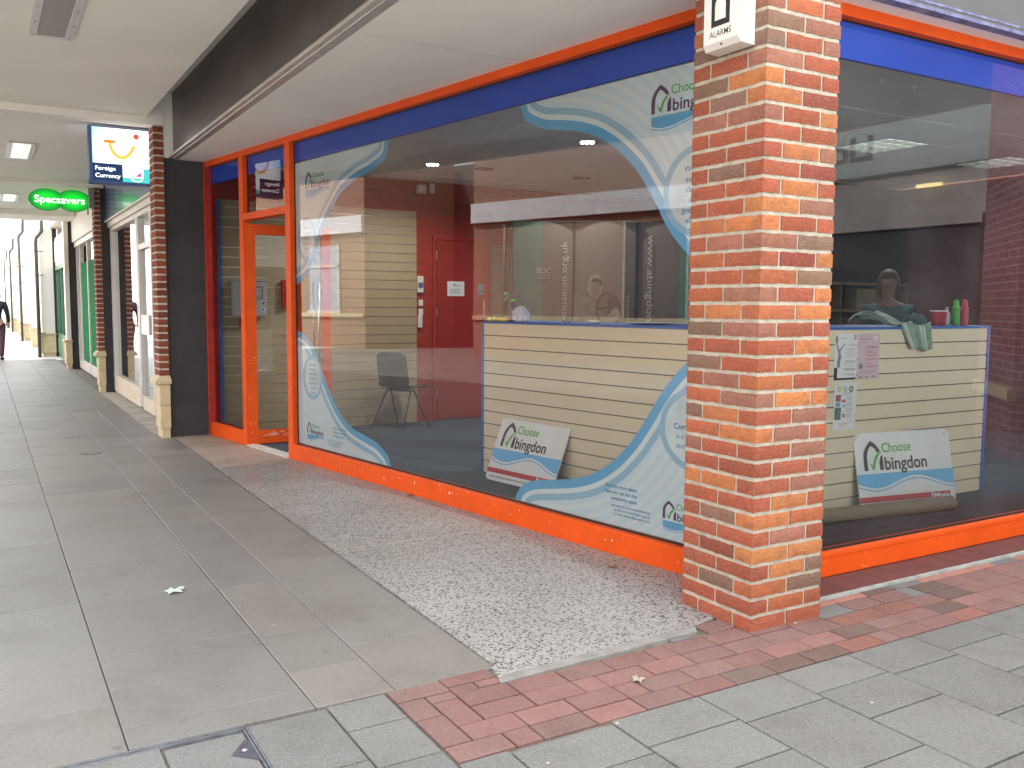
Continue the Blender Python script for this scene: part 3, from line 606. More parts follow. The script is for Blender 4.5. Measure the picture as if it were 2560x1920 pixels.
# open shop door, hinged on the left, standing inwards
dr = thing('shop_door', 'orange glazed shop door standing open inwards with long steel pull handles', 'door', M=frameM((-0.568, 6.20, 0.012), (math.cos(math.radians(1)), math.sin(math.radians(1)), 0), (0, 0, 1)))
Wd = 0.86
f = MB(); f.bbox(0, 0.095, 0, 2.16, -0.022, 0.022, 0.003); f.build('hinge_stile', M_orange, dr, world=False)
f = MB(); f.bbox(Wd-0.095, Wd, 0, 2.16, -0.022, 0.022, 0.003); f.build('lock_stile', M_orange, dr, world=False)
f = MB(); f.bbox(0.095, Wd-0.095, 0, 0.135, -0.021, 0.021, 0.003); f.build('bottom_rail', M_orange, dr, world=False)
f = MB(); f.bbox(0.095, Wd-0.095, 2.06, 2.16, -0.021, 0.021, 0.003); f.build('top_rail', M_orange, dr, world=False)
f = MB(); f.add([(0.095, 0.135, 0), (Wd-0.095, 0.135, 0), (Wd-0.095, 2.06, 0), (0.095, 2.06, 0)], [(0, 1, 2, 3)]); f.build('glass_pane', M_glassA, dr, world=False)
for zz in (0.075, -0.075):
    f = MB(); f.tube([(Wd-0.15, 0.79, zz), (Wd-0.15, 1.61, zz)], 0.013, 12)
    for y in (0.85, 1.55): f.tube([(Wd-0.15, y, zz), (Wd-0.09, y, zz*0.3)], 0.008, 8)
    f.build('pull_handle', M_steel, dr, world=False, smooth=True)
f = MB()
scratches(f, 34, 0.01, 0.09, 0.05, 1.2, M=None, d=0.0235, big=0.009)
for _ in range(16):
    u = random.uniform(0.02, 0.55); z = 0.085+random.uniform(-0.02, 0.03); l = random.uniform(0.02, 0.14); f.box(u, u+l, z, z+random.uniform(0.0015, 0.005), 0.021, 0.0235)
f.build('paint_chips', M_chip, dr, world=False, kind='stuff')
# dark rendered return wall between the pier and the shopfront
rw = MB(); rw.box(-1.137, -0.748, 7.15, 7.30, -0.01, 2.868); tag(rw.build('return_wall', M_dark), 'dark charcoal rendered wall between the first brick pier and the orange frame', 'wall')
rw = MB(); rw.box(-1.035, -0.5, 7.18, 7.34, 2.868, 3.6); tag(rw.build('upper_return_wall', M_dark), 'dark wall above the soffit behind the fascia end', 'wall')
# ================================================================== SHOP INTERIOR
fl_ = MB(); fl_.prism([(sillx(0.46, -0.12), 0.46), (7.2, 0.46), (7.2, 7.09), (sillx(7.09, -0.12), 7.09)], -0.02, 0.004); struct(fl_, 'shop_floor', M_carpet)
ce = thing('suspended_ceiling', 'tiled suspended ceiling inside the shop', 'ceiling', (3, 4, 2.85))
c = MB(); c.prism([(sillx(0.46, -0.105), 0.46), (7.3, 0.46), (7.3, 7.15), (sillx(7.15, -0.105), 7.15)], 2.94, 2.946); c.build('grid', M_grid, ce)
c = MB()
xs = [-0.83, -0.23, 0.37, 0.97, 1.57, 2.17, 2.77, 3.37, 3.97, 4.57, 5.17, 5.77, 6.37, 6.97]; ys = [1.2, 1.82, 2.42, 3.03, 3.63, 4.24, 4.84, 5.45, 6.05, 6.65]
LOU = [(3.97, 2.42), (5.77, 2.42), (3.97, 4.84), (5.77, 4.84)]  # the two deeper fittings are unseen, added to light the back room
for i, x in enumerate(xs[:-1]):
    for j, y in enumerate(ys[:-1]):
        if any(abs(x-a) < .1 and abs(y-b) < .1 for a, b in LOU): continue
        if x+0.35 < sillx(y)+0.6: 
            continue
        dz = random.uniform(-0.0015, 0.0015); c.box(x+0.004, x+0.597, y+0.004, y+0.603, 2.850+dz, 2.86)
c.build('tiles', M_tile, ce)
c = MB(); c.prism([(sillx(0.47, -0.11), 0.47), (7.2, 0.47), (7.2, 1.198), (sillx(1.198, -0.7), 1.198), (sillx(6.6, -0.75), 6.6), (5, 6.66), (7.2, 6.66), (7.2, 7.12), (sillx(7.12, -0.11), 7.12)], 2.846, 2.86); c.build('plain_margin', M_tile, ce)
c = MB()
for x in (2.216, 2.543): c.lathe([(0.02, 0), (0.02, -0.006), (0.006, -0.012), (0.005, -0.028), (0.009, -0.03), (0.007, -0.036)], 10, (x, 1.165, 2.846))
c.build('hook', M_plastic_w, ce)
for (x, y), lab in zip(LOU, ('louvred square ceiling light nearest the street window', 'louvred square ceiling light further right behind the street window', 'unseen louvred square ceiling light added deeper in the shop as fill', 'unseen louvred square ceiling light added in the back right corner as fill')):
    t = thing('louvre_light', lab, 'ceiling light', (x+0.3, y+0.3, 2.85), group='louvred lights in the shop ceiling')
    b = MB(); b.box(x+.02, x+.58, y+.02, y+.58, 2.90, 2.91); b.build('tray', M_grey, t)
    ld = bpy.data.lights.new('louvre_fill_spot', 'SPOT'); ld.energy = 17 if y < 3 else 22; ld.spot_size = math.radians(168); ld.spot_blend = 0.5; ld.shadow_soft_size = 0.2; ld.color = (0.96, 1.0, 0.98)
    lo = bpy.data.objects.new('louvre_fill_spot', ld); C.objects.link(lo); lo.location = (0, 0, -0.02); lo.parent = t   # hidden spot added to each fitting to fill the shop with light
    b = MB()
    for k in range(4): xx = x+0.09+k*0.14; b.tube([(xx, y+0.04, 2.892), (xx, y+0.56, 2.892)], 0.011, 8)
    b.build('tube', M_lit, t)
    b = MB()
    for k in range(9): b.box(x+.02+k*.0698, x+.024+k*.0698, y+.02, y+.58, 2.852, 2.885)
    for k in range(5): b.box(x+.02, x+.58, y+.02+k*.139, y+.024+k*.139, 2.850, 2.887)
    b.build('louvre', pm('mirror_louvre', (0.30, 0.31, 0.31), 0.18, 0.02, metal=1.0), t)
for (x, y, lit) in ((1.286, 5.865, 1), (1.90, 3.965, 1), (1.881, 5.847, 0), (3.144, 5.844, 0)):
    t = thing('downlight', ('small glittering round downlight ' if lit else 'unlit dark round downlight ')+('near the back wall' if x < 1.5 else 'in the middle of the shop ceiling' if lit else 'left of the banners' if x < 2 else 'above the banners'), 'ceiling light', (x, y, 2.85), group='round downlights in the shop ceiling')
    b = MB(); b.lathe([(0.10, 0.002), (0.105, -0.004), (0.098, -0.008), (0.085, -0.003), (0.07, -0.001)], 24, (x, y, 2.85)); b.build('bezel', M_grey if not lit else M_alu, t, smooth=True)
    b = MB()
    if lit:
        for k in range(7): a = k*2*math.pi/6; rr = 0 if k == 6 else 0.05; b.ell((x+rr*math.cos(a), y+rr*math.sin(a), 2.845), 0.02, 0.02, 0.012, n=8)
    else: b.lathe([(0.08, 0.0), (0.06, -0.005)], 20, (x, y, 2.848))
    b.build('lamp', pm('downlight_lamp', (1, 0.98, 0.92), 0.4, emit=2.2) if lit else M_grid, t)
    if lit:   # the light this lamp gives
        ld = bpy.data.lights.new('downlight_beam', 'SPOT'); ld.energy = 28; ld.spot_size = math.radians(165); ld.spot_blend = 0.6; ld.shadow_soft_size = 0.06; ld.color = (1.0, 0.96, 0.88)
        lo = bpy.data.objects.new('downlight_beam', ld); C.objects.link(lo); lo.location = (0, 0, -0.03); lo.parent = t
# back wall with slatwall, red paint, door
bw = MB(); bw.box(-0.74, 7.3, 7.10, 7.145, -0.01, 2.87); bwo = bw.build('back_wall', brickwall_mat('painted_red_brick', (0.36, 0.018, 0.016), (0.31, 0.016, 0.014), (0.25, 0.035, 0.03), 'x')); tag(bwo, 'red painted back wall of the shop', 'wall')
def slatwall(mb, x0, x1, z0, z1, M, pitch=0.105, first=None, gm=1, depth=0.014, g=0.009, full=True):
    """boards with recessed grooves; local x along, y up, z out"""
    z = z0
    mb.box(x0, x1, z0, z1, 0, 0.002, gm, None, M)
    while z < z1-0.001:
        zt = min(z+pitch-g, z1); mb.box(x0, x1, z, zt, 0.001, depth, 0, None, M); z += pitch
MBk = frameM((0, 7.098, 0), (1, 0, 0), (0, 0, 1))
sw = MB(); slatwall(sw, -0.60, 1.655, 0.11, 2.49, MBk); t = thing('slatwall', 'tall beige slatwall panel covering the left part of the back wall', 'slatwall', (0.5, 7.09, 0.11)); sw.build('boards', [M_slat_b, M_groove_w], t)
e = MB(); e.box(-0.63, -0.602, 0.05, 2.50, 0, 0.03, 0, None, MBk); e.build('blue_edge', M_bluetrim, t)
sk = MB(); sk.box(-0.6, 1.655, 0.0, 0.105, 0, 0.012, 0, None, MBk); sk.build('plinth', M_slat_b, t)
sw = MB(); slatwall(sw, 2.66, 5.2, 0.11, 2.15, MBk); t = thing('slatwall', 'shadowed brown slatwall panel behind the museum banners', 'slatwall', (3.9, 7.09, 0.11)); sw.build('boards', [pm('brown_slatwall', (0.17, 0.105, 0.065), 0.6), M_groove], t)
sd_ = thing('store_door', 'red painted store door with a white notice and steel pull handle in the back wall', 'door', (2.2, 7.09, 0))
c = MB(); c.bbox(1.905, 2.545, 7.055, 7.098, 0.02, 2.17, 0.003); c.build('leaf', M_reddoor, sd_)
c = MB(); c.box(1.86, 1.90, 7.06, 7.10, 0, 2.215); c.box(2.55, 2.59, 7.06, 7.10, 0, 2.215); c.box(1.86, 2.59, 7.058, 7.10, 2.175, 2.217); c.build('frame', M_red, sd_)
for z in (1.99, 1.31, 0.35): c = MB(); c.tube([(1.903, 7.05, z-.05), (1.903, 7.05, z+.05)], 0.008, 8); c.build('hinge', M_steel, sd_)
c = MB(); c.tube([(2.51, 7.05, 1.22), (2.51, 6.99, 1.235), (2.51, 6.985, 1.26), (2.51, 6.985, 1.42), (2.51, 6.99, 1.45), (2.51, 7.05, 1.465)], 0.010, 10); c.build('pull_handle', M_steel, sd_, smooth=True)
c = MB(); c.bbox(2.455, 2.545, 7.045, 7.055, 1.53, 1.66, 0.004); c.lathe([(0.03, 0), (0.03, 0.01), (0.02, 0.014)], 14, M=frameM((2.5, 7.045, 1.595), (1, 0, 0), (0, 0, 1))); c.build('lock_plate', pm('blue_grey_plate', (0.16, 0.19, 0.24), 0.4), sd_)
c = MB(); c.box(2.044, 2.272, 7.050, 7.0545, 1.508, 1.683); tag(c.build('door_notice', M_paper), 'white paper notice taped to the red store door', 'notice')
tl = MB(); Mn = frameM((2.044, 7.0495, 1.508), (1, 0, 0), (0, 0, 1))
for k in range(4): tl.box(0.03, 0.03+0.17*random.uniform(.6, 1), 0.03+k*0.016, 0.036+k*0.016, 0, 0.0006, 0, None, Mn)
tl.box(0.08, 0.105, 0.115, 0.15, 0, 0.0006, 0, None, Mn); tl.box(0.125, 0.175, 0.12, 0.13, 0, 0.0006, 0, None, Mn); tl.build('printing', pm('notice_print', (0.25, 0.27, 0.33), 0.6), bpy.data.objects['door_notice'])
c = MB(); c.bbox(1.66, 1.735, 7.06, 7.099, 1.545, 1.74, 0.006); c.bbox(1.668, 1.727, 7.056, 7.061, 1.60, 1.66, 0.002, 1); tag(c.build('alarm_keypad', [M_plastic_w, pm('lcd_blue', (0.06, 0.10, 0.25), 0.3)]), 'small white keypad with a blue screen beside the red door', 'keypad')
for z in (1.42, 1.315): c = MB(); c.bbox(1.68, 1.735, 7.075, 7.099, z-.035, z+.04, 0.004); c.bbox(1.697, 1.718, 7.070, 7.076, z-.012, z+.016, 0.002); tag(c.build('light_switch', M_plastic_w), 'white light switch, '+('upper' if z > 1.4 else 'lower')+' of the two between the keypad and the intercom', 'switch', 'light switches on the red wall')
c = MB(); c.bbox(1.665, 1.72, 7.06, 7.099, 1.13, 1.28, 0.005); c.lathe([(0.012, 0), (0.012, 0.006)], 10, M=frameM((1.69, 7.06, 1.24), (1, 0, 0), (0, 0, 1))); tag(c.build('intercom', M_plastic_w), 'slim white intercom lowest of the fittings left of the red door', 'intercom')
c = MB(); c.bbox(1.655, 1.76, 7.02, 7.099, 2.70, 2.80, 0.012); c.bbox(1.675, 1.735, 7.0, 7.021, 2.715, 2.765, 0.01); tag(c.build('alarm_sensor', M_plastic_w), 'wider white motion sensor high on the red wall', 'sensor', 'white boxes high on the red wall')
c = MB(); c.bbox(1.82, 1.885, 7.05, 7.099, 2.715, 2.83, 0.01); c.bbox(1.835, 1.87, 7.04, 7.051, 2.73, 2.76, 0.004); tag(c.build('alarm_sensor', M_plastic_w), 'narrow white sensor high on the red wall, right of the wider one', 'sensor', 'white boxes high on the red wall')
# grey consumer unit and red call point on the slatwall
fbx = thing('fuse_cabinet', 'grey metal fuse cabinet with a small window on the slatwall behind the door', 'cabinet', (-0.33, 7.0, 1.46))
c = MB(); c.bbox(-0.50, -0.155, 6.96, 7.085, 1.27, 1.655, 0.006); c.build('case', pm('grey_enamel', (0.36, 0.37, 0.38), 0.45, 0.05), fbx)
Mc = frameM((-0.50, 6.958, 1.27), (1, 0, 0), (0, 0, 1)); c = MB()
for (a, b_, z0, z1) in ((0.075, 0.30, 0.18, 0.185), (0.075, 0.30, 0.305, 0.31), (0.075, 0.08, 0.18, 0.31), (0.295, 0.30, 0.18, 0.31), (0.075, 0.30, 0.21, 0.214), (0.01, 0.335, 0.365, 0.369)): c.box(a, b_, z0, z1, 0, 0.003, 0, None, Mc)
c.lathe([(0.009, 0), (0.009, 0.006)], 10, (0.305, 0.135, 0), Mc); c.build('window_frame', M_black, fbx)
c = MB(); c.box(0.27, 0.32, 0.05, 0.085, 0, 0.0025, 0, None, Mc); c.box(0.28, 0.31, 0.057, 0.078, 0, 0.0032, 1, None, Mc); c.build('sticker', [M_paper, M_blue], fbx)
c = MB(); c.bbox(0.035, 0.115, 7.02, 7.085, 1.36, 1.66, 0.004); c.lathe([(0.022, 0), (0.022, 0.012), (0.012, 0.016)], 14, (0, 0, 0), frameM((0.08, 7.02, 1.51), (1, 0, 0), (0, 0, 1)), 1); tag(c.build('fire_alarm_box', [pm('alarm_red', (0.42, 0.02, 0.02), 0.4), M_black]), 'narrow red alarm box with a black button on the slatwall', 'alarm box')
c = MB(); c.bbox(-0.425, -0.385, 7.05, 7.085, 1.155, 1.25, 0.004); tag(c.build('call_point', M_reddoor), 'tiny red fitting below the grey fuse cabinet', 'call point')
# other shop walls
c = MB(); c.box(7.2, 7.35, 0.4, 7.2, -0.01, 2.87); tag(c.build('side_wall', pm('maroon_wall', (0.10, 0.035, 0.04), 0.8)), 'maroon side wall at the far right of the shop', 'wall')
c = MB(); c.box(3.75, 7.2, 4.55, 4.65, 0.0, 2.846); tag(c.build('darkening_partition', pm('charcoal_partition', (0.018, 0.018, 0.022), 0.8)), 'charcoal partition added to keep the back right of the shop dark', 'partition')  # near-black sheet added to stand in for the unlit back right
sh = thing('shelf_unit', 'dim wooden shelves with boxes against the dark partition', 'shelves', (5.4, 4.4, 0))
c = MB()
for z in (0.9, 1.35, 1.66): c.bbox(4.6, 6.9, 4.3, 4.54, z, z+0.025, 0.002)
for x in (4.6, 5.7, 6.88): c.bbox(x, x+0.02, 4.3, 4.54, 0.0, 1.7, 0.002)
c.build('frame', pm('dim_wood', (0.10, 0.075, 0.05), 0.6), sh)
for (x, z, wd, hh, col) in ((4.75, .925, .4, .3, (0.06, 0.055, 0.05)), (5.3, .925, .3, .22, (0.02, 0.03, 0.08)), (5.85, .925, .5, .35, (0.08, 0.07, 0.05)), (4.9, 1.375, .5, .2, (0.03, 0.03, 0.06)), (6.0, 1.375, .6, .24, (0.09, 0.08, 0.055))):
    c = MB(); c.bbox(x, x+wd, 4.32, 4.5, z, z+hh, 0.006); c.bbox(x-.004, x+wd+.004, 4.316, 4.504, z+hh-.05, z+hh+.004, 0.004)
    tag(c.build('storage_box', pm('box_%d' % int(x*100+z*10), col, 0.7)), 'dim storage box on the %s shelf, %s' % ('lower' if z < 1.2 else 'upper', {4.75: 'far left', 5.3: 'small and blue', 5.85: 'widest of the row', 4.9: 'dark blue on the left', 6.0: 'brown on the right'}[x]), 'box', 'boxes on the dim shelves')

# ---------------------------------------------------------------- counter (two runs meeting behind the pillar)
LA0 = Vector((0.81, 3.87, 0)); cy = 1.36; lenA = (3.87-cy)/0.986803; CX = LA0.x+0.161925*lenA
MA = frameM(LA0, -DA, (0, 0, 1)); MBf = frameM((CX, cy, 0), (1, 0, 0), (0, 0, 1))
ct = thing('slatwall_counter', 'L-shaped beige slatwall counter with blue edging inside the shop', 'counter', (CX, cy, 0))
c = MB(); slatwall(c, 0.016, lenA-0.005, 0.0, 1.248, MA); slatwall(c, 0.012, 3.805-CX-0.02, 0.0, 1.248, MBf); c.build('slatted_front', [M_slat, M_groove], ct)
c = MB(); c.bbox(-0.012, 0.016, 0.0, 1.262, -0.02, 0.020, 0.002, M=MA); c.build('blue_corner_trim', M_bluetrim, ct)
c = MB(); c.bbox(3.805-CX-0.02, 3.805-CX+0.012, 0, 1.262, -0.5, 0.020, 0.002, M=MBf)
c.build('blue_corner_trim', M_bluetrim, ct)
c = MB(); c.prism([(-0.012, -0.55), (-0.012, 0.020), (lenA+0.005, 0.020), (lenA+0.005, -0.55)][::-1], 1.2485, 1.268, Matrix(((MA[0][0], MA[0][2], 0, MA[0][3]), (MA[1][0], MA[1][2], 0, MA[1][3]), (0, 0, 1, 0), (0, 0, 0, 1))))
c.prism([(CX, cy-0.02), (3.815, cy-0.02), (3.815, cy+0.55), (CX+0.3, cy+0.55)], 1.2485, 1.267); c.build('blue_top', M_bluetrim, ct)
def MAp(u, z, d): return MA @ Vector((u, z, d))
def onA(u, back): v = MA @ Vector((u, 1.268, -back)); return v
# ---- logo
def arch_logo(parent, ox, oy, W, z, M, dark, wave=True, hs=0.84, W2=None, world=False, outline=False):
    """emblem: pointed arch A with a green tick, two lines of lettering"""
    def P(x, y): return (ox+x*W, oy+y*W*hs)
    a = MB()
    out = smooth_curve([(0.0, 0.0), (0.0, 0.17), (0.012, 0.27), (0.045, 0.345), (0.09, 0.405), (0.13, 0.452)], 5); inn = smooth_curve([(0.057, 0.0), (0.055, 0.17), (0.065, 0.255), (0.085, 0.31), (0.11, 0.35), (0.132, 0.372)], 5)
    a.flat([P(*p) for p in out], [P(*p) for p in inn], z, M)
    out = smooth_curve([(0.13, 0.452), (0.185, 0.41), (0.235, 0.35), (0.268, 0.285)], 5); inn = smooth_curve([(0.132, 0.372), (0.17, 0.345), (0.20, 0.31), (0.222, 0.265)], 5)
    a.flat([P(*p) for p in out], [P(*p) for p in inn], z, M)
    a.flat([P(0.243, 0.0), P(0.242, 0.12), P(0.262, 0.19)], [P(0.30, 0.0), P(0.30, 0.12), P(0.296, 0.235)], z, M)
    text(a, 'bingdon', ox+0.325*W, oy, 0.675*W, 0.19*W*hs, z, M, offset=0.018)
    a.build('dark_lettering', dark, parent, world=world)
    a = MB(); text(a, 'Choose', ox+0.30*W, oy+0.265*W*hs, 0.465*W, 0.145*W*hs, z, M, offset=0.012)
    ck = smooth_curve([(0.085, 0.125), (0.148, 0.0), (0.19, 0.13), (0.235, 0.215), (0.295, 0.275)], 5)
    ck2 = smooth_curve([(0.07, 0.145), (0.135, 0.085), (0.165, 0.17), (0.215, 0.245), (0.297, 0.283)], 5)
    a.flat([P(*p) for p in ck], [P(*p) for p in ck2], z+0.0004, M); a.build('green_lettering', M_green, parent, world=world)
    if wave:
        top = [P(0.0+0.1*i, -0.045) for i in range(11)]
        lo = smooth_curve([P(-0.0, -0.19), P(0.12, -0.235), (P(0.3, -0.235)), P(0.55, -0.16), P(0.8, -0.10), P(1.0, -0.10)], 4)
        n = len(lo); top = [P(i/(n-1), -0.045) for i in range(n)]
        a = MB(); a.flat(lo, [(p[0], q[1]) for p, q in zip(lo, top)], z-0.0005, M); l1 = [(p[0], p[1]-0.02*W) for p in lo]; l2 = [(p[0], p[1]-0.032*W) for p in lo]; a.flat(l2, l1, z, M)
        a.build('blue_wave', M_vin4, parent, world=world)
# ---- vinyl panels on the big window
SC = -2.984; K = 1.01377
def fixp(p): return (-(SC+(-p[0]-SC)*K), 1.396+(p[1]-1.396)*K)
ULEFT, URIGHT, ZB, ZT = -4.447, 0.24, 0.152, 2.628
curves = {
 'upper right': ([(-1.318, 2.62), (-1.286, 2.539), (-1.214, 2.489), (-1.091, 2.443), (-0.944, 2.418), (-0.803, 2.388), (-0.667, 2.343), (-0.535, 2.271), (-0.433, 2.195), (-0.345, 2.114), (-0.271, 2.018), (-0.211, 1.934), (-0.162, 1.852), (-0.103, 1.771), (-0.006, 1.675), (0.09, 1.60), (0.2, 1.53)], 1, 1),
 'lower right': ([(0.2, 1.22), (0.09, 1.16), (-0.015, 1.083), (-0.109, 0.987), (-0.157, 0.929), (-0.196, 0.872), (-0.235, 0.814), (-0.285, 0.746), (-0.347, 0.667), (-0.409, 0.603), (-0.485, 0.536), (-0.598, 0.462), (-0.714, 0.411), (-0.836, 0.377), (-0.988, 0.348), (-1.147, 0.319), (-1.242, 0.286), (-1.312, 0.228), (-1.350, 0.150)], 1, -1),
 'upper left': ([(-4.42, 1.56), (-4.29, 1.585), (-4.165, 1.635), (-4.088, 1.696), (-4.026, 1.771), (-3.965, 1.864), (-3.904, 1.957), (-3.86, 2.022), (-3.744, 2.135), (-3.674, 2.189), (-3.605, 2.249), (-3.55, 2.29), (-3.47, 2.322), (-3.365, 2.356), (-3.263, 2.384), (-3.139, 2.402), (-3.019, 2.432), (-2.925, 2.462), (-2.855, 2.510), (-2.825, 2.62)], -1, 1),
 'lower left': ([(-2.79, 0.13), (-2.81, 0.167), (-2.853, 0.235), (-2.928, 0.286), (-3.029, 0.327), (-3.133, 0.349), (-3.293, 0.379), (-3.431, 0.414), (-3.559, 0.479), (-3.659, 0.556), (-3.746, 0.644), (-3.819, 0.733), (-3.893, 0.831), (-3.968, 0.931), (-4.044, 1.024), (-4.121, 1.096), (-4.201, 1.135), (-4.292, 1.155), (-4.42, 1.165)], -1, -1)}
def clipmesh(mb):
    """cut the vinyl to the visible pane"""
    bm = bmesh.new(); vs = [bm.verts.new(v) for v in mb.v]
    for f_ in mb.f:
        try: bm.faces.new([vs[i] for i in f_])
        except ValueError: pass
    for co, no in (((ULEFT, 0, 0), (-1, 0, 0)), ((URIGHT, 0, 0), (1, 0, 0)), ((0, ZB, 0), (0, -1, 0)), ((0, ZT, 0), (0, 1, 0))):
        bmesh.ops.bisect_plane(bm, geom=bm.verts[:]+bm.edges[:]+bm.faces[:], plane_co=co, plane_no=no, clear_outer=True)
    bm.verts.index_update(); o = MB(); o.add([v.co.copy() for v in bm.verts], [tuple(v.index for v in f_.verts) for f_ in bm.faces]); bm.free(); return o
for nm, (pts, sx, sz) in curves.items():
    t = thing('window_vinyl', 'pale blue wave shaped vinyl in the %s corner of the large window' % nm, 'window graphic', M=FA, group='vinyl graphics on the large window')
    cv = smooth_curve([fixp(p) for p in pts], 5)
    d0 = -0.0530
    # orientation: offset towards the pane corner
    side = 1
    tst = offset_curve(cv, 0.05); mid = len(cv)//2
    corner = Vector((URIGHT if sx > 0 else ULEFT, ZT if sz > 0 else ZB))
    if (Vector(tst[mid])-corner).length > (Vector(cv[mid])-corner).length: side = -1
    def band(d_in, d_out, mat_, nm_, d):
        a = offset_curve(cv, side*d_in); b_ = offset_curve(cv, side*d_out); mb = MB(); mb.flat(a, b_, d); o = clipmesh(mb)
        if o.f: o.build(nm_, mat_, t, world=False)
    base = MB(); cpt = (corner.x+sx*0.3, corner.y+sz*0.3)
    base.flat(cv, [cpt]*len(cv), d0); base = clipmesh(base); base.build('pale_ground', M_vin, t, world=False)
    band(0, 0.055, M_vin4, 'bright_edge', d0+0.0008); band(0.055, 0.085, M_vin2, 'pale_line', d0+0.0008); band(0.085, 0.125, M_vin3, 'mid_blue_line', d0+0.0008)
    st_ = MB()
    for k in range(9):
        d = 0.155+k*0.062; a = offset_curve(cv, side*d); b_ = offset_curve(cv, side*(d+0.028)); st_.flat(a, b_, d0+0.0004)
    o = clipmesh(st_)
    if o.f: o.build('pale_stripes', M_vin2, t, world=False)
    z0 = d0+0.0018
    def circle(cx, cz, r, rz=None):
        rz = rz or r; n = 40; b2 = MB(); b3 = MB()
        b2.flat([(cx+(r)*math.cos(2*math.pi*i/n), cz+rz*math.sin(2*math.pi*i/n)) for i in range(n+1)], [(cx+(r-.035)*math.cos(2*math.pi*i/n), cz+(rz-.035)*math.sin(2*math.pi*i/n)) for i in range(n+1)], d0+0.0014)
        b3.prism([(cx+(r-.03)*math.cos(2*math.pi*i/n), cz+(rz-.03)*math.sin(2*math.pi*i/n)) for i in range(n)], d0+0.001, d0+0.0012)
        clipmesh(b2).build('circle_ring', M_vin3, t, world=False); clipmesh(b3).build('circle_disc', pm('disc_vinyl', (0.78, 0.88, 0.93), 0.4), t, world=False)
    def lines(L, x, y, h, step, align, mat_=M_vtext, off=0.006):
        for i, s_ in enumerate(L):
            b = MB(); text(b, s_, x, y-i*step, None, h, z0, None, offset=off, align=align); b.build('lettering', mat_, t, world=False)
    WL = ['Workshops,', 'exhibitions,', 'classes and', 'activities', 'going on here', 'all through', 'the year']
    if nm == 'upper right':
        arch_logo(t, -0.295*K, 2.408, 0.45, z0, None, M_purple, hs=0.72); circle(0.03, 1.985, 0.235, 0.235)
        lines(WL, 0.04, 2.085, 0.030, 0.052, 'C')
    elif nm == 'lower right':
        circle(0.04, 0.76, 0.235, 0.22); lines(['Choose', 'Abingdon', 'Community Space'], 0.06, 0.855, 0.030, 0.05, 'C', off=0.02); lines(['is a space for arts', 'and social groups', 'to shine'], 0.06, 0.705, 0.028, 0.05, 'C', off=0.0)
        arch_logo(t, -0.163, 0.262, 0.31, z0, None, M_purple, hs=0.72)
        lines(['Find out more about', 'how you can use this', 'community space'], -0.352, 0.368, 0.020, 0.034, 'R', off=0.012)
        lines(['web address: tiny.cc/community-shop', 'or find us at www.abingdon.gov.uk', 'or email: choose@abingdon.co.uk'], -0.252, 0.262, 0.0135, 0.024, 'R')
    elif nm == 'upper left':
        arch_logo(t, -4.252, 2.392, 0.43, z0, None, M_purple, hs=0.72); circle(-4.24, 1.96, 0.17, 0.19)
        lines(['Find out', 'how you can', 'use the', 'community', 'space'], -4.25, 2.05, 0.024, 0.045, 'C', pm('faint_blue_lettering', (0.22, 0.36, 0.5), 0.5))
    else:
        arch_logo(t, -4.278, 0.262, 0.30, z0, None, M_purple, hs=0.73); circle(-4.165, 0.76, 0.178, 0.195)
        lines(WL, -4.165, 0.865, 0.018, 0.041, 'C')
        lines(['Find out more about', 'how you can use this', 'community space'], -3.80, 0.345, 0.018, 0.032, 'L'); lines(['web address: tiny.cc/community-shop', 'or find us at www.abingdon.gov.uk', 'or email: choose@abingdon.co.uk'], -3.89, 0.235, 0.011, 0.019, 'L')
# ---- leaning partner boards
def board(label, TL, TR, BL, small=True):
    TL, TR, BL = Vector(TL), Vector(TR), Vector(BL); Wb = (TR-TL).length; Hb = (TL-BL).length; M = frameM(BL+Vector((0, 0, 0.008)), TR-TL, TL-BL)
    t = thing('partner_board', label, 'sign board', M=M, group='white boards leaning on the counter')
    r = 0.05; pts = []
    for cx, cz, a0 in ((Wb-r, r, -90), (Wb-r, Hb-r, 0), (r, Hb-r, 90), (r, r, 180)):
        for k in range(6): a = math.radians(a0+k*18); pts.append((cx+r*math.cos(a), cz+r*math.sin(a)))
    b = MB(); b.prism(pts, -0.008, 0.0); b.build('panel', M_board, t, world=False)
    n = 40; fx = lambda u: 0.20+0.038*math.cos((u-0.60)*2*math.pi/0.82)-0.02*u*0.5
    top = [(i/n*Wb, 0.262*Hb/0.55) for i in range(n+1)]; lo = [(i/n*Wb, fx(i/n)*Hb/0.55) for i in range(n+1)]
    b = MB(); b.flat(lo, top, 0.001); b.flat([(x, z-0.024) for x, z in lo], [(x, z-0.015) for x, z in lo], 0.001); b.build('blue_wave', M_vin4, t, world=False)
    arch_logo(t, 0.065, 0.285*Hb/0.55, 0.54, 0.0022, None, M_darkl, wave=False, hs=0.84)
    b = MB(); b.box(0.0, Wb*0.745, 0.062, 0.100, 0.0, 0.0012); b.box(Wb*0.76, Wb*0.945, 0.052, 0.100, 0.0, 0.0012); b.build('red_bar', M_mred, t, world=False)
    b = MB(); text(b, 'Miele', Wb*0.77, 0.060, Wb*0.165, 0.030, 0.002, None, offset=0.03); b.build('white_lettering', M_board, t, world=False)
    b = MB(); text(b, 'MIELE IS THE PROUD PARTNER OF THE CHOOSE ABINGDON PARTNERSHIP', 0.055, 0.026, 0.66, 0.014, 0.0015, None, offset=0.02) if small else text(b, 'COMMUNITY PARTNER', Wb*0.76, 0.036, Wb*0.17, 0.008, 0.0015)
    b.build('small_lettering', M_darkl, t, world=False)
    b = MB(); b.lathe([(0.004, 0), (0.004, 0.002)], 8, (Wb-0.04, Hb-0.03, 0)); b.build('fixing_hole', M_black, t, world=False); return t
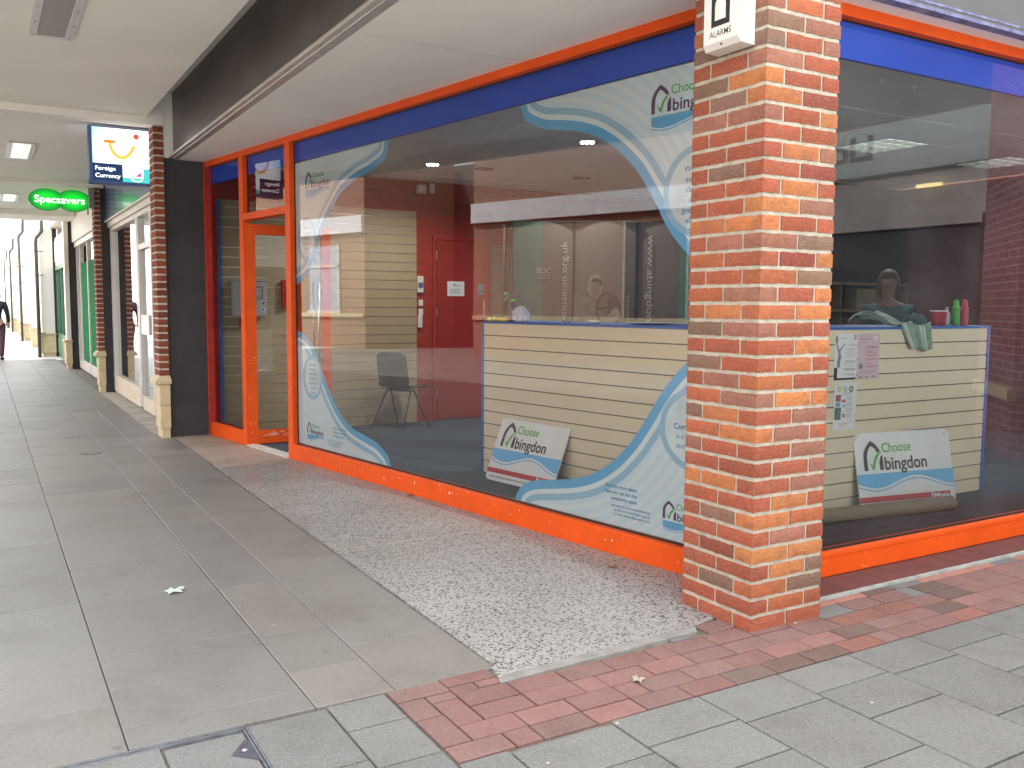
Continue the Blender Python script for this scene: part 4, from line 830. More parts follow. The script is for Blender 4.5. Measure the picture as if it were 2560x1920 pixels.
board('white Choose Abingdon board leaning on the left run of the counter behind the large window', (0.852, 3.615, 0.506), (0.981, 2.827, 0.508), (0.65, 3.563, 0))
board('white Choose Abingdon board leaning on the counter behind the cardboard tube in the street window', (2.446, 1.33, 0.512), (3.26, 1.17, 0.52), (2.30, 1.25, 0.0))
c = MB(); c.tube([(1.55, 1.225, 0.052), (2.97, 1.035, 0.05)], 0.048, 20); tb = c.build('cardboard_tube', pm('brown_cardboard', (0.30, 0.22, 0.145), 0.8, 0.08, 6), smooth=True); tag(tb, 'long brown cardboard tube lying on the floor in front of the counter', 'tube')
# ---- posters taped to the counter
def poster(label, x0, z0, w, h, tilt, mat_, fn):
    M = frameM((x0, cy-0.0160, z0), (math.cos(tilt), 0, math.sin(tilt)), (0, 0, 1)); t = thing('poster', label, 'poster', M=M, group='posters taped to the counter')
    b = MB(); b.box(0, w, 0, h, -0.0010, 0.0); b.build('sheet', mat_, t, world=False); fn(t, w, h)
def rules(t, mat_, items, d=0.0008, name='printing'):
    b = MB()
    for (x, y, ww, hh) in items: b.box(x, x+ww, y, y+hh, 0, d)
    b.build(name, mat_, t, world=False)
M_redp = pm('red_print', (0.55, 0.10, 0.10), 0.6); M_greyp = pm('grey_print', (0.22, 0.23, 0.24), 0.6)
def p1(t, w, h):
    rules(t, M_black, [(0, 0.004, w-0.005, 0.014), (0, 0.018, 0.03, 0.07)], name='dark_base')
    b = MB(); b.prism(smooth_curve([(0.03, 0.088), (0.028, 0.13), (0.038, 0.17), (0.03, 0.20), (0.015, 0.24), (0.004, 0.27), (0.01, 0.305), (0.02, 0.30), (0.03, 0.275), (0.025, 0.25), (0.04, 0.215), (0.055, 0.19), (0.065, 0.16), (0.055, 0.12), (0.055, 0.09)], 3), 0, 0.0009)
    b.prism([(0.05, 0.19), (0.075, 0.22), (0.098, 0.245), (0.094, 0.25), (0.07, 0.228), (0.045, 0.205)], 0, 0.0009); b.build('dancer_drawing', M_greyp, t, world=False)
    b = MB(); text(b, 'Celebrate', w-0.012, 0.232, 0.075, 0.012, 0.001, align='R', shear=0.3); text(b, 'Singing Tour', w-0.012, 0.205, 0.095, 0.012, 0.001, align='R', shear=0.3); b.build('red_lettering', M_redp, t, world=False)
    rules(t, M_redp, [(w-0.012-l, y, l, 0.002) for y, l in ((0.19, .11), (0.18, .10), (0.168, .08), (0.157, .115))], name='red_lines')
    rules(t, M_greyp, [(w-0.012-l, y, l, 0.003) for y, l in ((0.133, .10), (0.125, .12), (0.115, .115), (0.095, .105), (0.078, .13), (0.073, .11), (0.068, .09), (0.04, .11), (0.034, .07))]+[(0.035, 0.283, 0.08, 0.003)], name='grey_lines')
    b = MB()
    for y in (0.302, 0.290, 0.278): b.prism(smooth_curve([(w-0.045, y-0.004), (w-0.03, y+0.002), (w-0.015, y-0.003), (w-0.01, y+0.003), (w-0.02, y+0.006), (w-0.035, y+0.004)], 2), 0, 0.0009)
    b.build('emblem', M_black, t, world=False)
def p2(t, w, h):
    b = MB(); text(b, 'Abbey Chamber', 0.015, h-0.04, 0.115, 0.013, 0.001, shear=0.2); text(b, 'Concert', 0.015, h-0.062, 0.07, 0.012, 0.001, shear=0.2); b.build('pale_lettering', pm('mauve_print', (0.42, 0.25, 0.35), 0.6), t, world=False)
    b = MB(); text(b, 'OXYBARDET', w-0.022, 0.213, 0.115, 0.012, 0.001, align='R', offset=0.03); b.build('red_lettering', M_redp, t, world=False)
    rules(t, M_redp, [(w-0.14, y, l, 0.0025) for y, l in ((0.198, .08), (0.187, .06), (0.180, .12), (0.166, .125), (0.158, .11), (0.14, .12), (0.132, .125), (0.115, .03), (0.107, .07), (0.09, .12), (0.083, .12))]+[(0.02, 0.055, 0.17, 0.002), (0.02, 0.045, 0.165, 0.002)], name='red_lines')
    rules(t, M_greyp, [(0.005, 0.012, 0.05, 0.008), (0.08, 0.012, 0.03, 0.008), (0.15, 0.012, 0.03, 0.008)], name='logo_row')
    b = MB(); b.box(w-0.06, w-0.03, h-0.045, h-0.015, 0, 0.0008); b.build('white_square', M_paper, t, world=False)
    b = MB(); b.prism([(0.01, 0.075), (0.05, 0.075), (0.05, 0.10), (0.04, 0.105), (0.032, 0.12), (0.028, 0.105), (0.015, 0.11)], 0, 0.0008); text(b, 'F', w-0.053, h-0.038, 0.014, 0.014, 0.0012, shear=0.3); b.build('church_drawing', M_greyp, t, world=False)
def p3(t, w, h):
    for i, (cx, col) in enumerate(((0.045, (0.45, 0.55, 0.15)), (0.105, (0.45, 0.45, 0.45)), (0.165, (0.16, 0.06, 0.05)))):
        b = MB(); b.lathe([(0.021, 0), (0.021, 0.0008)], 20, (cx, h-0.045, 0)); b.build('badge', pm('badge_%d' % i, col, 0.6), t, world=False)
        b = MB(); b.lathe([(0.012, 0), (0.012, 0.0012)], 16, (cx, h-0.045, 0)); b.build('badge_centre', pm('badge_c', (0.6, 0.6, 0.5), 0.6), t, world=False)
    for i, (x, y, ww, hh, col) in enumerate(((0.015, 0.195, .05, .045, (0.32, 0.12, 0.14)), (0.017, 0.16, .045, .03, (0.25, 0.32, 0.4)), (0.01, 0.07, .062, .085, (0.12, 0.17, 0.15)), (0.075, 0.188, .04, .02, (0.5, 0.22, 0.15)), (0.085, 0.155, .03, .018, (0.3, 0.4, 0.5)), (0.085, 0.085, .026, .026, (0.3, 0.24, 0.22)))):
        b = MB(); b.box(x, x+ww, y, y+hh, 0, 0.0008); b.build('photo_print', pm('photo_%d' % i, col, 0.6, 0.5, 60), t, world=False)
    rules(t, M_greyp, [(0.06+random.uniform(0, .02), 0.252-i*0.008, 0.10, 0.002) for i in range(3)]+[(0.12, 0.222-i*0.0065, random.uniform(.05, .075), 0.0018) for i in range(22) if i % 6 != 4], name='small_lines')
    b = MB(); text(b, 'hartwell', 0.06, 0.038, 0.075, 0.011, 0.001); b.build('red_lettering', M_redp, t, world=False); rules(t, M_greyp, [(0.055, 0.026, 0.09, 0.002)], name='caption')
poster('white poster with a dark dancing figure and red script, left of the pink poster', 2.086, 0.908, 0.222, 0.315, 0.0, M_paper, p1)
poster('pale pink concert poster with red text on the counter front', 2.322, 0.908, 0.220, 0.312, 0.01, pm('pink_paper', (0.62, 0.47, 0.54), 0.7, 0.03), p2)
poster('white flyer with round badges and small photos below the dancing figure poster', 2.094, 0.574, 0.222, 0.322, -0.02, M_paper, p3)
# ---- things on the counter
def at_top(T): return T
sp = thing('spray_bottle', 'purple spray bottle with a green trigger head on the left end of the counter', 'spray bottle', tuple(onA(0.315, 0.05)))
b = MB(); P0 = onA(0.315, 0.05); b.lathe([(0.034, 0), (0.037, 0.01), (0.037, 0.10), (0.028, 0.135), (0.015, 0.155), (0.015, 0.175)], 18, P0); b.build('bottle', pm('purple_plastic', (0.06, 0.045, 0.16), 0.25), sp, smooth=True)
b = MB(); b.lathe([(0.02, 0.158), (0.021, 0.182), (0.017, 0.185)], 16, P0); b.tube([P0+Vector((-0.03, 0.03, 0.222)), P0+Vector((-0.036, 0.045, 0.19)), P0+Vector((-0.05, 0.055, 0.168))], 0.007, 8); b.tube([P0+Vector((-0.035, 0.035, 0.225)), P0+Vector((-0.055, 0.05, 0.225))], 0.012, 10); b.build('green_trigger', pm('lime_plastic', (0.10, 0.55, 0.06), 0.35), sp, smooth=True)
b = MB(); b.bbox(-0.045, 0.055, -0.014, 0.014, 0.186, 0.235, 0.008, M=Matrix.Translation(P0) @ Matrix.Rotation(math.radians(-40), 4, 'Z')); b.build('spray_head', pm('navy_plastic', (0.05, 0.05, 0.14), 0.3), sp)
def crumple(name, label, cat, P, rx, ry, rz, mat_, seed, n=22):
    b = MB(); b.ell((0, 0, 0), 1, 1, 1, n=n)
    for v in b.v:
        q = v.normalized(); k = 0.72+0.55*noise.noise(q*2.3+Vector((seed, 0, 0)))+0.35*abs(noise.noise(q*6+Vector((0, seed, 0)))); v.x = q.x*rx*k; v.y = q.y*ry*k; v.z = max(q.z*rz*k, -rz*0.55)+rz*0.55; v += P
    return tag(b.build(name, mat_), label, cat)
crumple('crumpled_paper', 'crumpled bluish white paper towel on the counter right of the spray bottle', 'paper towel', onA(0.40, 0.06), 0.085, 0.06, 0.085, pm('paper_towel', (0.52, 0.57, 0.66), 0.85, 0.05), 3.1)
ys_ = thing('yellow_scraper', 'yellow window squeegee lying at the left end of the counter', 'squeegee', tuple(onA(0.14, 0.03)))
b = MB(); b.bbox(0.0, 0.25, -0.02, 0.02, 0.0, 0.028, 0.006, M=Matrix.Translation(onA(0.02, 0.03)) @ Matrix.Rotation(math.radians(-80), 4, 'Z')); b.build('blade_holder', pm('yellow_plastic', (0.75, 0.52, 0.03), 0.4), ys_)
b = MB(); b.tube([onA(0.14, 0.0)+Vector((0, 0, 0.02)), onA(0.17, -0.05)+Vector((0, 0, 0.015))], 0.016, 10); b.build('handle', pm('yellow_plastic', (0.75, 0.52, 0.03), 0.4), ys_, smooth=True)
c = MB(); c.lathe([(0.045, 0), (0.052, 0.016), (0.055, 0.018), (0.053, 0.020), (0.03, 0.021)], 24, onA(1.185, 0.10)); tag(c.build('white_lid', M_plastic_w, smooth=True), 'small round white lid on the counter in front of the driver banner', 'lid')
c = MB(); c.lathe([(0.06, 0), (0.16, 0.008), (0.185, 0.012), (0.18, 0.015), (0.12, 0.010)], 28, onA(1.63, 0.25)); tag(c.build('blue_plate', pm('blue_plate', (0.05, 0.14, 0.38), 0.35), smooth=True), 'flat blue plate on the counter near the brick pillar', 'plate')
gl = thing('eyeglasses', 'dark rimmed spectacles folded on the counter below the museum banner', 'glasses', tuple(onA(0.88, 0.1)))
b = MB(); P0 = onA(0.88, 0.1)
for s_ in (-1, 1): b.tube([P0+Vector((0.012, s_*0.035, 0))+Vector((0, math.cos(a)*0.027, 0.024+math.sin(a)*0.02)) for a in [i*math.pi/6 for i in range(13)]], 0.0035, 6)
b.tube([P0+Vector((0.012, -0.01, .03)), P0+Vector((0.012, 0.01, .03))], 0.003, 6); b.build('rims', M_black, gl)
b = MB(); 
for s_ in (-1, 1): b.tube([P0+Vector((0.012, s_*0.062, 0.03)), P0+Vector((0.09, s_*0.055, 0.02)), P0+Vector((0.12, s_*0.052, 0.005))], 0.0028, 6)
b.build('arms', M_black, gl)
# cups, bottles, cloth on the street side run
Tz = 1.267
cp = thing('paper_cups', 'two red paper cups with white rims on the counter', 'cups', (3.33, 1.46, Tz))
for x in (3.325, 3.395):
    b = MB(); b.lathe([(0.028, 0), (0.040, 0.105), (0.041, 0.106)], 20, (x, 1.47, Tz)); b.build('cup', pm('cup_red', (0.50, 0.03, 0.04), 0.4), cp, smooth=True)
    b = MB(); b.lathe([(0.0405, 0.104), (0.043, 0.108), (0.0425, 0.113), (0.038, 0.114)], 20, (x, 1.47, Tz)); b.build('rim', M_paper, cp, smooth=True)
for x, col, lb in ((3.54, (0.06, 0.42, 0.05), 'green'), (3.645, (0.62, 0.03, 0.10), 'pink')):
    t = thing('washing_up_bottle', lb+' capped squeezy bottle near the right end of the counter', 'bottle', (x, 1.45, Tz), group='two squeezy bottles on the counter')
    b = MB(); b.lathe([(0.026, 0), (0.029, 0.01), (0.029, 0.11), (0.024, 0.135)], 18, (x, 1.45, Tz)); b.build('bottle', pm('bottle_'+lb, tuple(c_*0.8 for c_ in col), 0.3), t, smooth=True)
    b = MB(); b.lathe([(0.030, 0.125), (0.030, 0.135), (0.021, 0.15), (0.022, 0.16), (0.018, 0.185), (0.008, 0.198)], 16, (x, 1.45, Tz)); b.build('cap', pm('cap_'+lb, col, 0.35), t, smooth=True)
b = MB(); b.lathe([(0.024, 0), (0.026, 0.008), (0.026, 0.09), (0.012, 0.115), (0.012, 0.14)], 16, (3.475, 1.48, Tz)); tag(b.build('clear_bottle', pm('clear_plastic', (0.35, 0.38, 0.42), 0.15), smooth=True), 'small clear plastic bottle left of the green bottle', 'bottle')
# striped tea towel draped over the edge
tw = MB(); nu, nv = 26, 34
for j in range(nv+1):
    for i in range(nu+1):
        u = i/nu; v = j/nv; L = v*0.53
        wv = 0.018*math.sin(u*16+v*3)+0.012*math.sin(u*31+1.3)
        if L < 0.34: y = cy+0.30-L*0.92; z = Tz+0.03+0.045*math.sin(v*6.5+u*2)+0.03*math.sin(u*9+v*5)
        else: y = cy-0.03+wv*0.5-0.01; z = Tz+0.02-(L-0.34)*0.95+0.02*math.sin(u*7)
        wd = 0.36-0.20*max(0, v-0.3)
        tw.v.append(Vector((2.78+v*0.08+(u-0.5)*wd+0.10*v, y+wv*0.3, max(z, Tz+0.006) if L < 0.33 else z)))
tw.f = [(j*(nu+1)+i, j*(nu+1)+i+1, (j+1)*(nu+1)+i+1, (j+1)*(nu+1)+i) for j in range(nv) for i in range(nu)]
tw.mi = [1 if (fi % nu) % 4 == 1 else 0 for fi in range(len(tw.f))]; tw.col = [(1, 1, 1)]*len(tw.v)
o = tw.build('tea_towel', [pm('towel_green', (0.27, 0.38, 0.31), 0.9, 0.15, 30, 0.5, 300), pm('towel_stripe', (0.55, 0.62, 0.55), 0.9)], smooth=True); tag(o, 'green and white striped tea towel draped over the counter edge', 'tea towel'); md = o.modifiers.new('thickness', 'SOLIDIFY'); md.thickness = 0.004
crumple('dark_cloth', 'dark teal crumpled cloth beside the paper cups', 'cloth', Vector((3.13, 1.5, Tz)), 0.12, 0.07, 0.06, pm('teal_cloth', (0.06, 0.11, 0.12), 0.9), 8.8)
b = MB(); b.box(2.50, 2.90, 1.39, 1.62, Tz+0.001, Tz+0.006); tag(b.build('paper_sheets', M_paper), 'thin pile of pale paper sheets under the tea towel', 'papers')
# ---------------------------------------------------------------- exhibition banners
M_bbrown = pm('banner_brown', (0.11, 0.088, 0.085), 0.6, 0.08, 2); M_bgreen = pm('banner_green', (0.07, 0.145, 0.12), 0.6, 0.06, 2)
M_btext = pm('banner_lettering', (0.34, 0.31, 0.31), 0.6)
def banner(label, p0, p1, parts, top=2.165):
    M = frameM((p0[0], p0[1], 0.10), (p1[0]-p0[0], p1[1]-p0[1], 0), (0, 0, 1)); L = math.hypot(p1[0]-p0[0], p1[1]-p0[1]); t = thing('display_banner', label, 'banner', M=M, group='tall museum display banners')
    n = 10; sag = lambda u: 0.03*math.sin(math.pi*u/L)
    def sheet(u0, u1, z0, z1, mt, nm, d=0.0):
        b = MB(); b.v = [Vector((u0+(u1-u0)*i/n, z, sag(u0+(u1-u0)*i/n)+d)) for z in (z0, z1) for i in range(n+1)]; b.f = [(i, i+1, i+n+2, i+n+1) for i in range(n)]; b.mi = [0]*n; b.col = [(1, 1, 1)]*len(b.v)
        b.build(nm, mt, t, world=False, smooth=True)
    H_ = top-0.10
    parts(t, L, H_, sheet, M)
    b = MB(); b.box(-0.004, 0.004, 0, H_, -0.02, 0.012); b.box(L-0.004, L+0.004, 0, H_, -0.02, 0.012); b.box(-0.02, L+0.02, H_, H_+0.012, -0.02, 0.03); b.box(0, L, -0.08, 0.0, -0.12, 0.12); b.build('frame', M_black, t, world=False)
    return t
def vt(t, s_, u, z, length, h, up_, mt, nm='lettering', off=0.0):
    b = MB(); Mv = Matrix.Translation((u, z, 0.034)) @ Matrix.Rotation(math.radians(90 if up_ else -90), 4, 'Z'); text(b, s_, 0, 0, length, h, 0, Mv, offset=off); b.build(nm, mt, t, world=False)
def b1(t, L, H_, sheet, M):
    sheet(0, L*0.48, 0, H_, M_bgreen, 'green_panel'); sheet(L*0.48, L, 0, H_, M_bbrown, 'brown_panel')
    vt(t, 'www.abingdonmuseum.org.uk', L*0.89, 0.52, 1.37, 0.062, True, M_btext)
    b = MB(); text(b, 'BOC', L*0.40, 1.595, 0.13, 0.052, 0.036); b.box(L*0.40, L*0.62, 1.575, 1.579, 0.033, 0.036); b.box(L*0.40, L*0.62, 1.55, 1.554, 0.033, 0.036); b.build('small_lettering', M_btext, t, world=False)
def b2(t, L, H_, sheet, M):
    sheet(0, L, 0, H_, M_bbrown, 'brown_panel')
    def sil(pts, mt, nm, d, k=4):
        b = MB(); Q = [((x-955)/1170, 1.90-y/1170) for x, y in pts]; Q = smooth_curve(Q+[Q[0]], k)[:-1]; b.prism(Q[::-1] if True else Q, d-0.001, d, None); b.build(nm, mt, t, world=False)
    md_, lt, dk = pm('sepia_mid', (0.14, 0.12, 0.11), 0.6, 0.25, 20), pm('sepia_light', (0.21, 0.185, 0.17), 0.6, 0.2, 25), pm('sepia_dark', (0.045, 0.035, 0.035), 0.6)
    sil([(950, 560), (1090, 600), (1170, 650), (1240, 770), (1330, 820), (1420, 800), (1440, 860), (1330, 930), (1200, 1000), (1080, 1300), (950, 1300)], md_, 'driver_body', 0.034)
    sil([(1110, 410), (1130, 375), (1180, 362), (1230, 385), (1262, 440), (1250, 520), (1225, 590), (1180, 635), (1125, 600), (1095, 540), (1095, 470)], lt, 'driver_cap', 0.036)
    sil([(1130, 480), (1180, 460), (1235, 480), (1232, 540), (1205, 600), (1170, 620), (1130, 570)], pm('sepia_face', (0.15, 0.115, 0.10), 0.6, 0.2, 30), 'driver_face', 0.038)
    sil([(1130, 430), (1165, 405), (1200, 410), (1245, 425), (1262, 470), (1235, 480), (1210, 450), (1170, 455)], dk, 'driver_goggles', 0.040)
    b = MB(); cx, cz = (1320-955)/1170, 1.90-740/1170
    R_ = lambda r, k: [(cx+r*0.115*math.cos(a), cz+r*0.16*math.sin(a)) for a in [2*math.pi*i/40 for i in range(41)]]
    b.flat(R_(1.0, 0), R_(0.86, 0), 0.041); b.prism([(cx-.11, cz-.01), (cx+.11, cz+.03), (cx+.11, cz+.045), (cx-.11, cz+.01)], 0.040, 0.041); b.prism([(cx-.02, cz-.15), (cx, cz-.15), (cx+.03, cz+.15), (cx+.01, cz+.15)], 0.040, 0.041); b.build('steering_wheel', dk, t, world=False)
    sil([(1300, 640), (1370, 600), (1440, 650), (1445, 760), (1390, 760), (1330, 700)], dk, 'dark_cockpit', 0.0395)
    sil([(1240, 870), (1330, 790), (1400, 720), (1450, 780), (1420, 850), (1300, 920)], lt, 'driver_glove', 0.043)
    vt(t, 'Contact Lenses', (1545-955)/1170, 0.78, 0.62, 0.036, True, pm('ochre_lettering', (0.32, 0.27, 0.08), 0.6), 'yellow_lettering')
def b3(t, L, H_, sheet, M):
    sheet(0, L*0.52, 0, H_, M_bbrown, 'brown_panel'); sheet(L*0.52, L, 0, H_, M_bgreen, 'green_panel'); vt(t, 'www.abingdonmuseum.org.uk', L*0.12, 1.95, 1.62, 0.062, False, M_btext)
banner('green and brown museum banner with upright web address, leftmost of the row', (1.447, 4.499), (1.936, 4.213), b1)
banner('brown museum banner showing a driver in a cap and goggles at a steering wheel', (1.944, 4.207), (2.432, 3.921), b2)
banner('brown and green museum banner with a web address running down, partly behind the pillar', (2.46, 3.935), (3.10, 3.56), b3)
bs = thing('banner_stand', 'grey folding stand pole at the left edge of the museum banners', 'stand', (1.40, 4.56, 0))
b = MB(); b.tube([(1.395, 4.56, 0.0), (1.405, 4.56, 2.14)], 0.013, 10); b.tube([(1.36, 4.56, 2.13), (1.46, 4.50, 2.13)], 0.008, 8); b.build('pole', M_grey, bs, smooth=True)
b = MB(); b.tube([(1.47, 4.55, 2.13), (1.405, 4.57, 1.75), (1.43, 4.56, 1.35), (1.47, 4.54, 0.5)], 0.004, 6); b.tube([(1.41, 4.57, 2.1), (1.46, 4.57, 1.75), (1.40, 4.57, 1.2)], 0.004, 6); b.build('wire_brace', M_grey, bs, smooth=True)
# ---------------------------------------------------------------- stacking chair
chm = Matrix.Translation((1.30, 6.74, 0.004)) @ Matrix.Rotation(math.radians(28), 4, 'Z')
ch = thing('stacking_chair', 'dark grey plastic stacking chair with splayed metal legs near the back wall', 'chair', M=chm)
b = MB(); nu, nv = 12, 18
prof = smooth_curve([(-0.20, 0.86), (-0.205, 0.80), (-0.19, 0.66), (-0.165, 0.54), (-0.13, 0.465), (-0.05, 0.435), (0.08, 0.44), (0.18, 0.455), (0.215, 0.44)], 3)
for j, (px_, pz_) in enumerate(prof):
    fj = j/(len(prof)-1); hw = 0.195 if fj < 0.08 else (0.215 if fj < 0.5 else 0.22-0.02*(fj-0.5))
    for i in range(nu+1):
        u = -1+2*i/nu; b.v.append(Vector((px_+0.035*(u*u)*(1 if fj < 0.45 else 0), u*hw, pz_+0.02*u*u*(1 if 0.35 < fj < 0.95 else 0)-(0.03*max(0, abs(u)-0.75)*4*max(0, 0.1-fj)*10))))
n2 = len(prof); b.f = [(j*(nu+1)+i, j*(nu+1)+i+1, (j+1)*(nu+1)+i+1, (j+1)*(nu+1)+i) for j in range(n2-1) for i in range(nu)]; b.mi = [0]*len(b.f); b.col = [(1, 1, 1)]*len(b.v)
o = b.build('plastic_shell', M_grey, ch, world=False, smooth=True); md = o.modifiers.new('thickness', 'SOLIDIFY'); md.thickness = 0.008
for sy in (-1, 1):
    for (xt, xb) in ((0.02, 0.22), (-0.04, -0.25)):
        b = MB(); b.tube([(xt, sy*0.17, 0.43), (xb, sy*0.225, 0.0)], 0.011, 8); b.tube([(xb*0.985, sy*0.224, 0.02), (xb*1.005, sy*0.2255, 0.0)], 0.014, 8); b.build('leg', M_grey, ch, world=False, smooth=True)
b = MB(); b.tube([(0.0, -0.18, 0.425), (0.0, 0.18, 0.425)], 0.010, 8); b.tube([(-0.05, -0.17, 0.425), (-0.05, 0.17, 0.425)], 0.010, 8); b.build('seat_frame', M_grey, ch, world=False, smooth=True)

# ---------------------------------------------------------------- people
def skin_obj(name, joints, bones, mat_, parent, level=2):
    me = bpy.data.meshes.new(name); me.from_pydata([j[0] for j in joints], bones, []); me.materials.append(mat_)
    o = bpy.data.objects.new(name, me); C.objects.link(o); o.parent = parent
    a = o.modifiers.new('skin', 'SKIN'); a.use_smooth_shade = True
    for i, j in enumerate(joints):
        r = j[1]; me.skin_vertices[0].data[i].radius = (r, r) if not isinstance(r, tuple) else r
    me.skin_vertices[0].data[0].use_root = True
    s_ = o.modifiers.new('smooth', 'SUBSURF'); s_.levels = level; s_.render_levels = level
    return o
def person(label, loc, rz, skinc, topc, legc, hairc, stride=0.1, arm=0.0):
    t = thing('person', label, 'person', loc, rz)   # faces local +x
    sk = pm('skin_%s' % hairc[0], skinc, 0.55, 0.05)
    J = [((0, 0, 0.93), (0.12, 0.09)), ((0, 0, 1.15), (0.125, 0.09)), ((0, 0, 1.36), (0.145, 0.09)), ((0, 0, 1.45), 0.05), ((0.01, 0, 1.52), 0.058), ((0.018, 0, 1.60), (0.078, 0.084)), ((0.012, 0, 1.665), (0.07, 0.07))]
    B = [(0, 1), (1, 2), (2, 3), (3, 4), (4, 5), (5, 6)]
    for s_ in (-1, 1):
        n = len(J); f_ = s_*stride
        J += [((0, s_*0.09, 0.88), 0.085), ((f_*0.5+0.02, s_*0.095, 0.48), 0.055), ((f_, s_*0.095, 0.10), 0.038), ((f_+0.13, s_*0.10, 0.035), 0.035)]; B += [(0, n), (n, n+1), (n+1, n+2), (n+2, n+3)]
        n = len(J); a = -s_*stride*0.8+arm
        J += [((0, s_*0.165, 1.38), 0.055), ((a*0.4-0.02, s_*0.21, 1.12), 0.040), ((a+0.06, s_*0.20, 0.88), 0.028), ((a+0.08, s_*0.195, 0.83), (0.018, 0.034))]; B += [(2, n), (n, n+1), (n+1, n+2), (n+2, n+3)]
        h = n+3
        for k in range(4):
            q = len(J); y = s_*0.195+(k-1.5)*0.017
            J += [((a+0.085+0.004*k, y, 0.79), 0.0085), ((a+0.10, y, 0.755+0.004*abs(k-1.5)), 0.0075)]; B += [(h, q), (q, q+1)]
        q = len(J); J += [((a+0.105, s_*0.172, 0.82), 0.010), ((a+0.12, s_*0.165, 0.79), 0.0085)]; B += [(h, q), (q, q+1)]
    skin_obj('body', J, B, sk, t)
    tm = pm('garment_%s' % hairc[0], topc, 0.8, 0.15, 12); JT = [((0, 0, 0.84), (0.165, 0.12)), ((0, 0, 1.0), (0.15, 0.11)), ((0, 0, 1.2), (0.15, 0.11)), ((0, 0, 1.36), (0.16, 0.105)), ((0, 0, 1.435), 0.078)]
    BT = [(0, 1), (1, 2), (2, 3), (3, 4)]
    for s_ in (-1, 1):
        n = len(JT); a = -s_*stride*0.8+arm; JT += [((0, s_*0.165, 1.362), 0.082), ((a*0.4-0.02, s_*0.215, 1.12), 0.056), ((a+0.055, s_*0.205, 0.90), 0.045)]; BT += [(3, n), (n, n+1), (n+1, n+2)]
    skin_obj('jacket', JT, BT, tm, t)
    lm = pm('trousers_%s' % hairc[0], legc, 0.85, 0.1, 12); JL = [((0, 0, 0.92), (0.15, 0.11))]; BL_ = []
    for s_ in (-1, 1):
        n = len(JL); f_ = s_*stride; JL += [((0, s_*0.095, 0.82), 0.098), ((f_*0.5+0.02, s_*0.095, 0.48), 0.075), ((f_, s_*0.095, 0.08), 0.058)]; BL_ += [(0, n), (n, n+1), (n+1, n+2)]
    skin_obj('trousers', JL, BL_, lm, t)
    b = MB()
    for s_ in (-1, 1): f_ = s_*stride; b.ell((f_+0.06, s_*0.098, 0.04), 0.135, 0.048, 0.045, n=12)
    b.build('shoes', M_black, t, world=False, smooth=True)
    b = MB(); b.ell((-0.012, 0, 1.625), 0.098, 0.092, 0.115, n=20)
    for v in b.v:
        if v.x > 0.045 and v.z < 1.675: v.x = 0.045-(v.x-0.045)*0.3
    b.ell((-0.045, 0, 1.545), 0.055, 0.085, 0.10, n=16)
    for s_ in (-1, 1): b.ell((0.005, s_*0.080, 1.565), 0.045, 0.020, 0.085, n=12)
    b.build('hair', pm('hair_%s' % hairc[0], hairc[1], 0.6, 0.2, 40), t, world=False, smooth=True)
    b = MB(); b.add([(0.088, -0.014, 1.565), (0.088, 0.014, 1.565), (0.116, 0, 1.572), (0.088, 0, 1.61)], [(0, 1, 2), (0, 2, 3), (1, 3, 2)]); b.build('nose', sk, t, world=False)
    b = MB()
    for s_ in (-1, 1): b.ell((0.088, s_*0.030, 1.605), 0.007, 0.013, 0.006, n=8)
    b.build('eyes', M_black, t, world=False); b = MB(); b.ell((0.092, 0, 1.535), 0.006, 0.024, 0.006, n=8); b.build('mouth', pm('lips', (0.30, 0.08, 0.07), 0.5), t, world=False)
    return t
person('woman in a dark teal top standing behind the counter looking out of the street window', (4.14, 2.5, 0.004), math.radians(218), (0.12, 0.07, 0.052), (0.012, 0.05, 0.06), (0.03, 0.03, 0.04), ('fair', (0.035, 0.024, 0.018)), 0.02)
person('person in a dark jacket walking away at the far left of the arcade', (-2.47, 22.6, 0), math.radians(80), (0.45, 0.25, 0.17), (0.02, 0.022, 0.03), (0.06, 0.03, 0.04), ('dark', (0.03, 0.02, 0.015)), 0.22)

# ================================================================== NEIGHBOURING SHOPS ALONG THE ARCADE
# travel agent (bay two)
ta = thing('travel_shopfront', 'silver framed shopfront with a blue signboard between the two slim brick piers', 'shopfront', (-1.0, 10, 0))
XF = -1.0
c = MB(); c.bbox(-1.085, -0.98, 7.42, 12.66, 2.665, 3.20, 0.004); c.build('blue_signboard', pm('slate_blue_board', (0.10, 0.15, 0.30), 0.25, 0.08, 3, coat=0.4), ta)
c = MB(); c.bbox(-1.10, -1.02, 7.42, 12.66, 2.640, 2.662, 0.003); c.bbox(-1.06, -0.98, 7.42, 12.66, 2.56, 2.637, 0.003); c.bbox(-1.03, -0.96, 7.42, 12.66, 2.50, 2.558, 0.003); c.build('head_frame', M_alu_w, ta)
for y0, y1 in ((12.56, 12.655), (12.44, 12.52), (9.90, 9.985), (9.80, 9.86), (8.80, 8.88), (7.42, 7.5)): c = MB(); c.bbox(-1.03, -0.97, y0, y1, 0.05, 2.50, 0.003); c.build('mullion', M_alu_w, ta)
c = MB(); c.bbox(-1.025, -0.95, 9.985, 12.655, 0.02, 0.255, 0.003); c.bbox(-1.035, -0.95, 9.985, 12.655, 0.26, 0.285, 0.003); c.bbox(-1.02, -0.95, 8.88, 9.80, 0.02, 0.20, 0.003); c.bbox(-1.02, -0.95, 7.5, 8.8, 0.02, 0.2, .003); c.build('kick_panel', pm('pale_panel', (0.62, 0.56, 0.44), 0.5, 0.05), ta)
c = MB(); c.bbox(-1.025, -0.96, 8.88, 9.80, 2.08, 2.15, 0.003); c.build('transom', M_alu_w, ta)
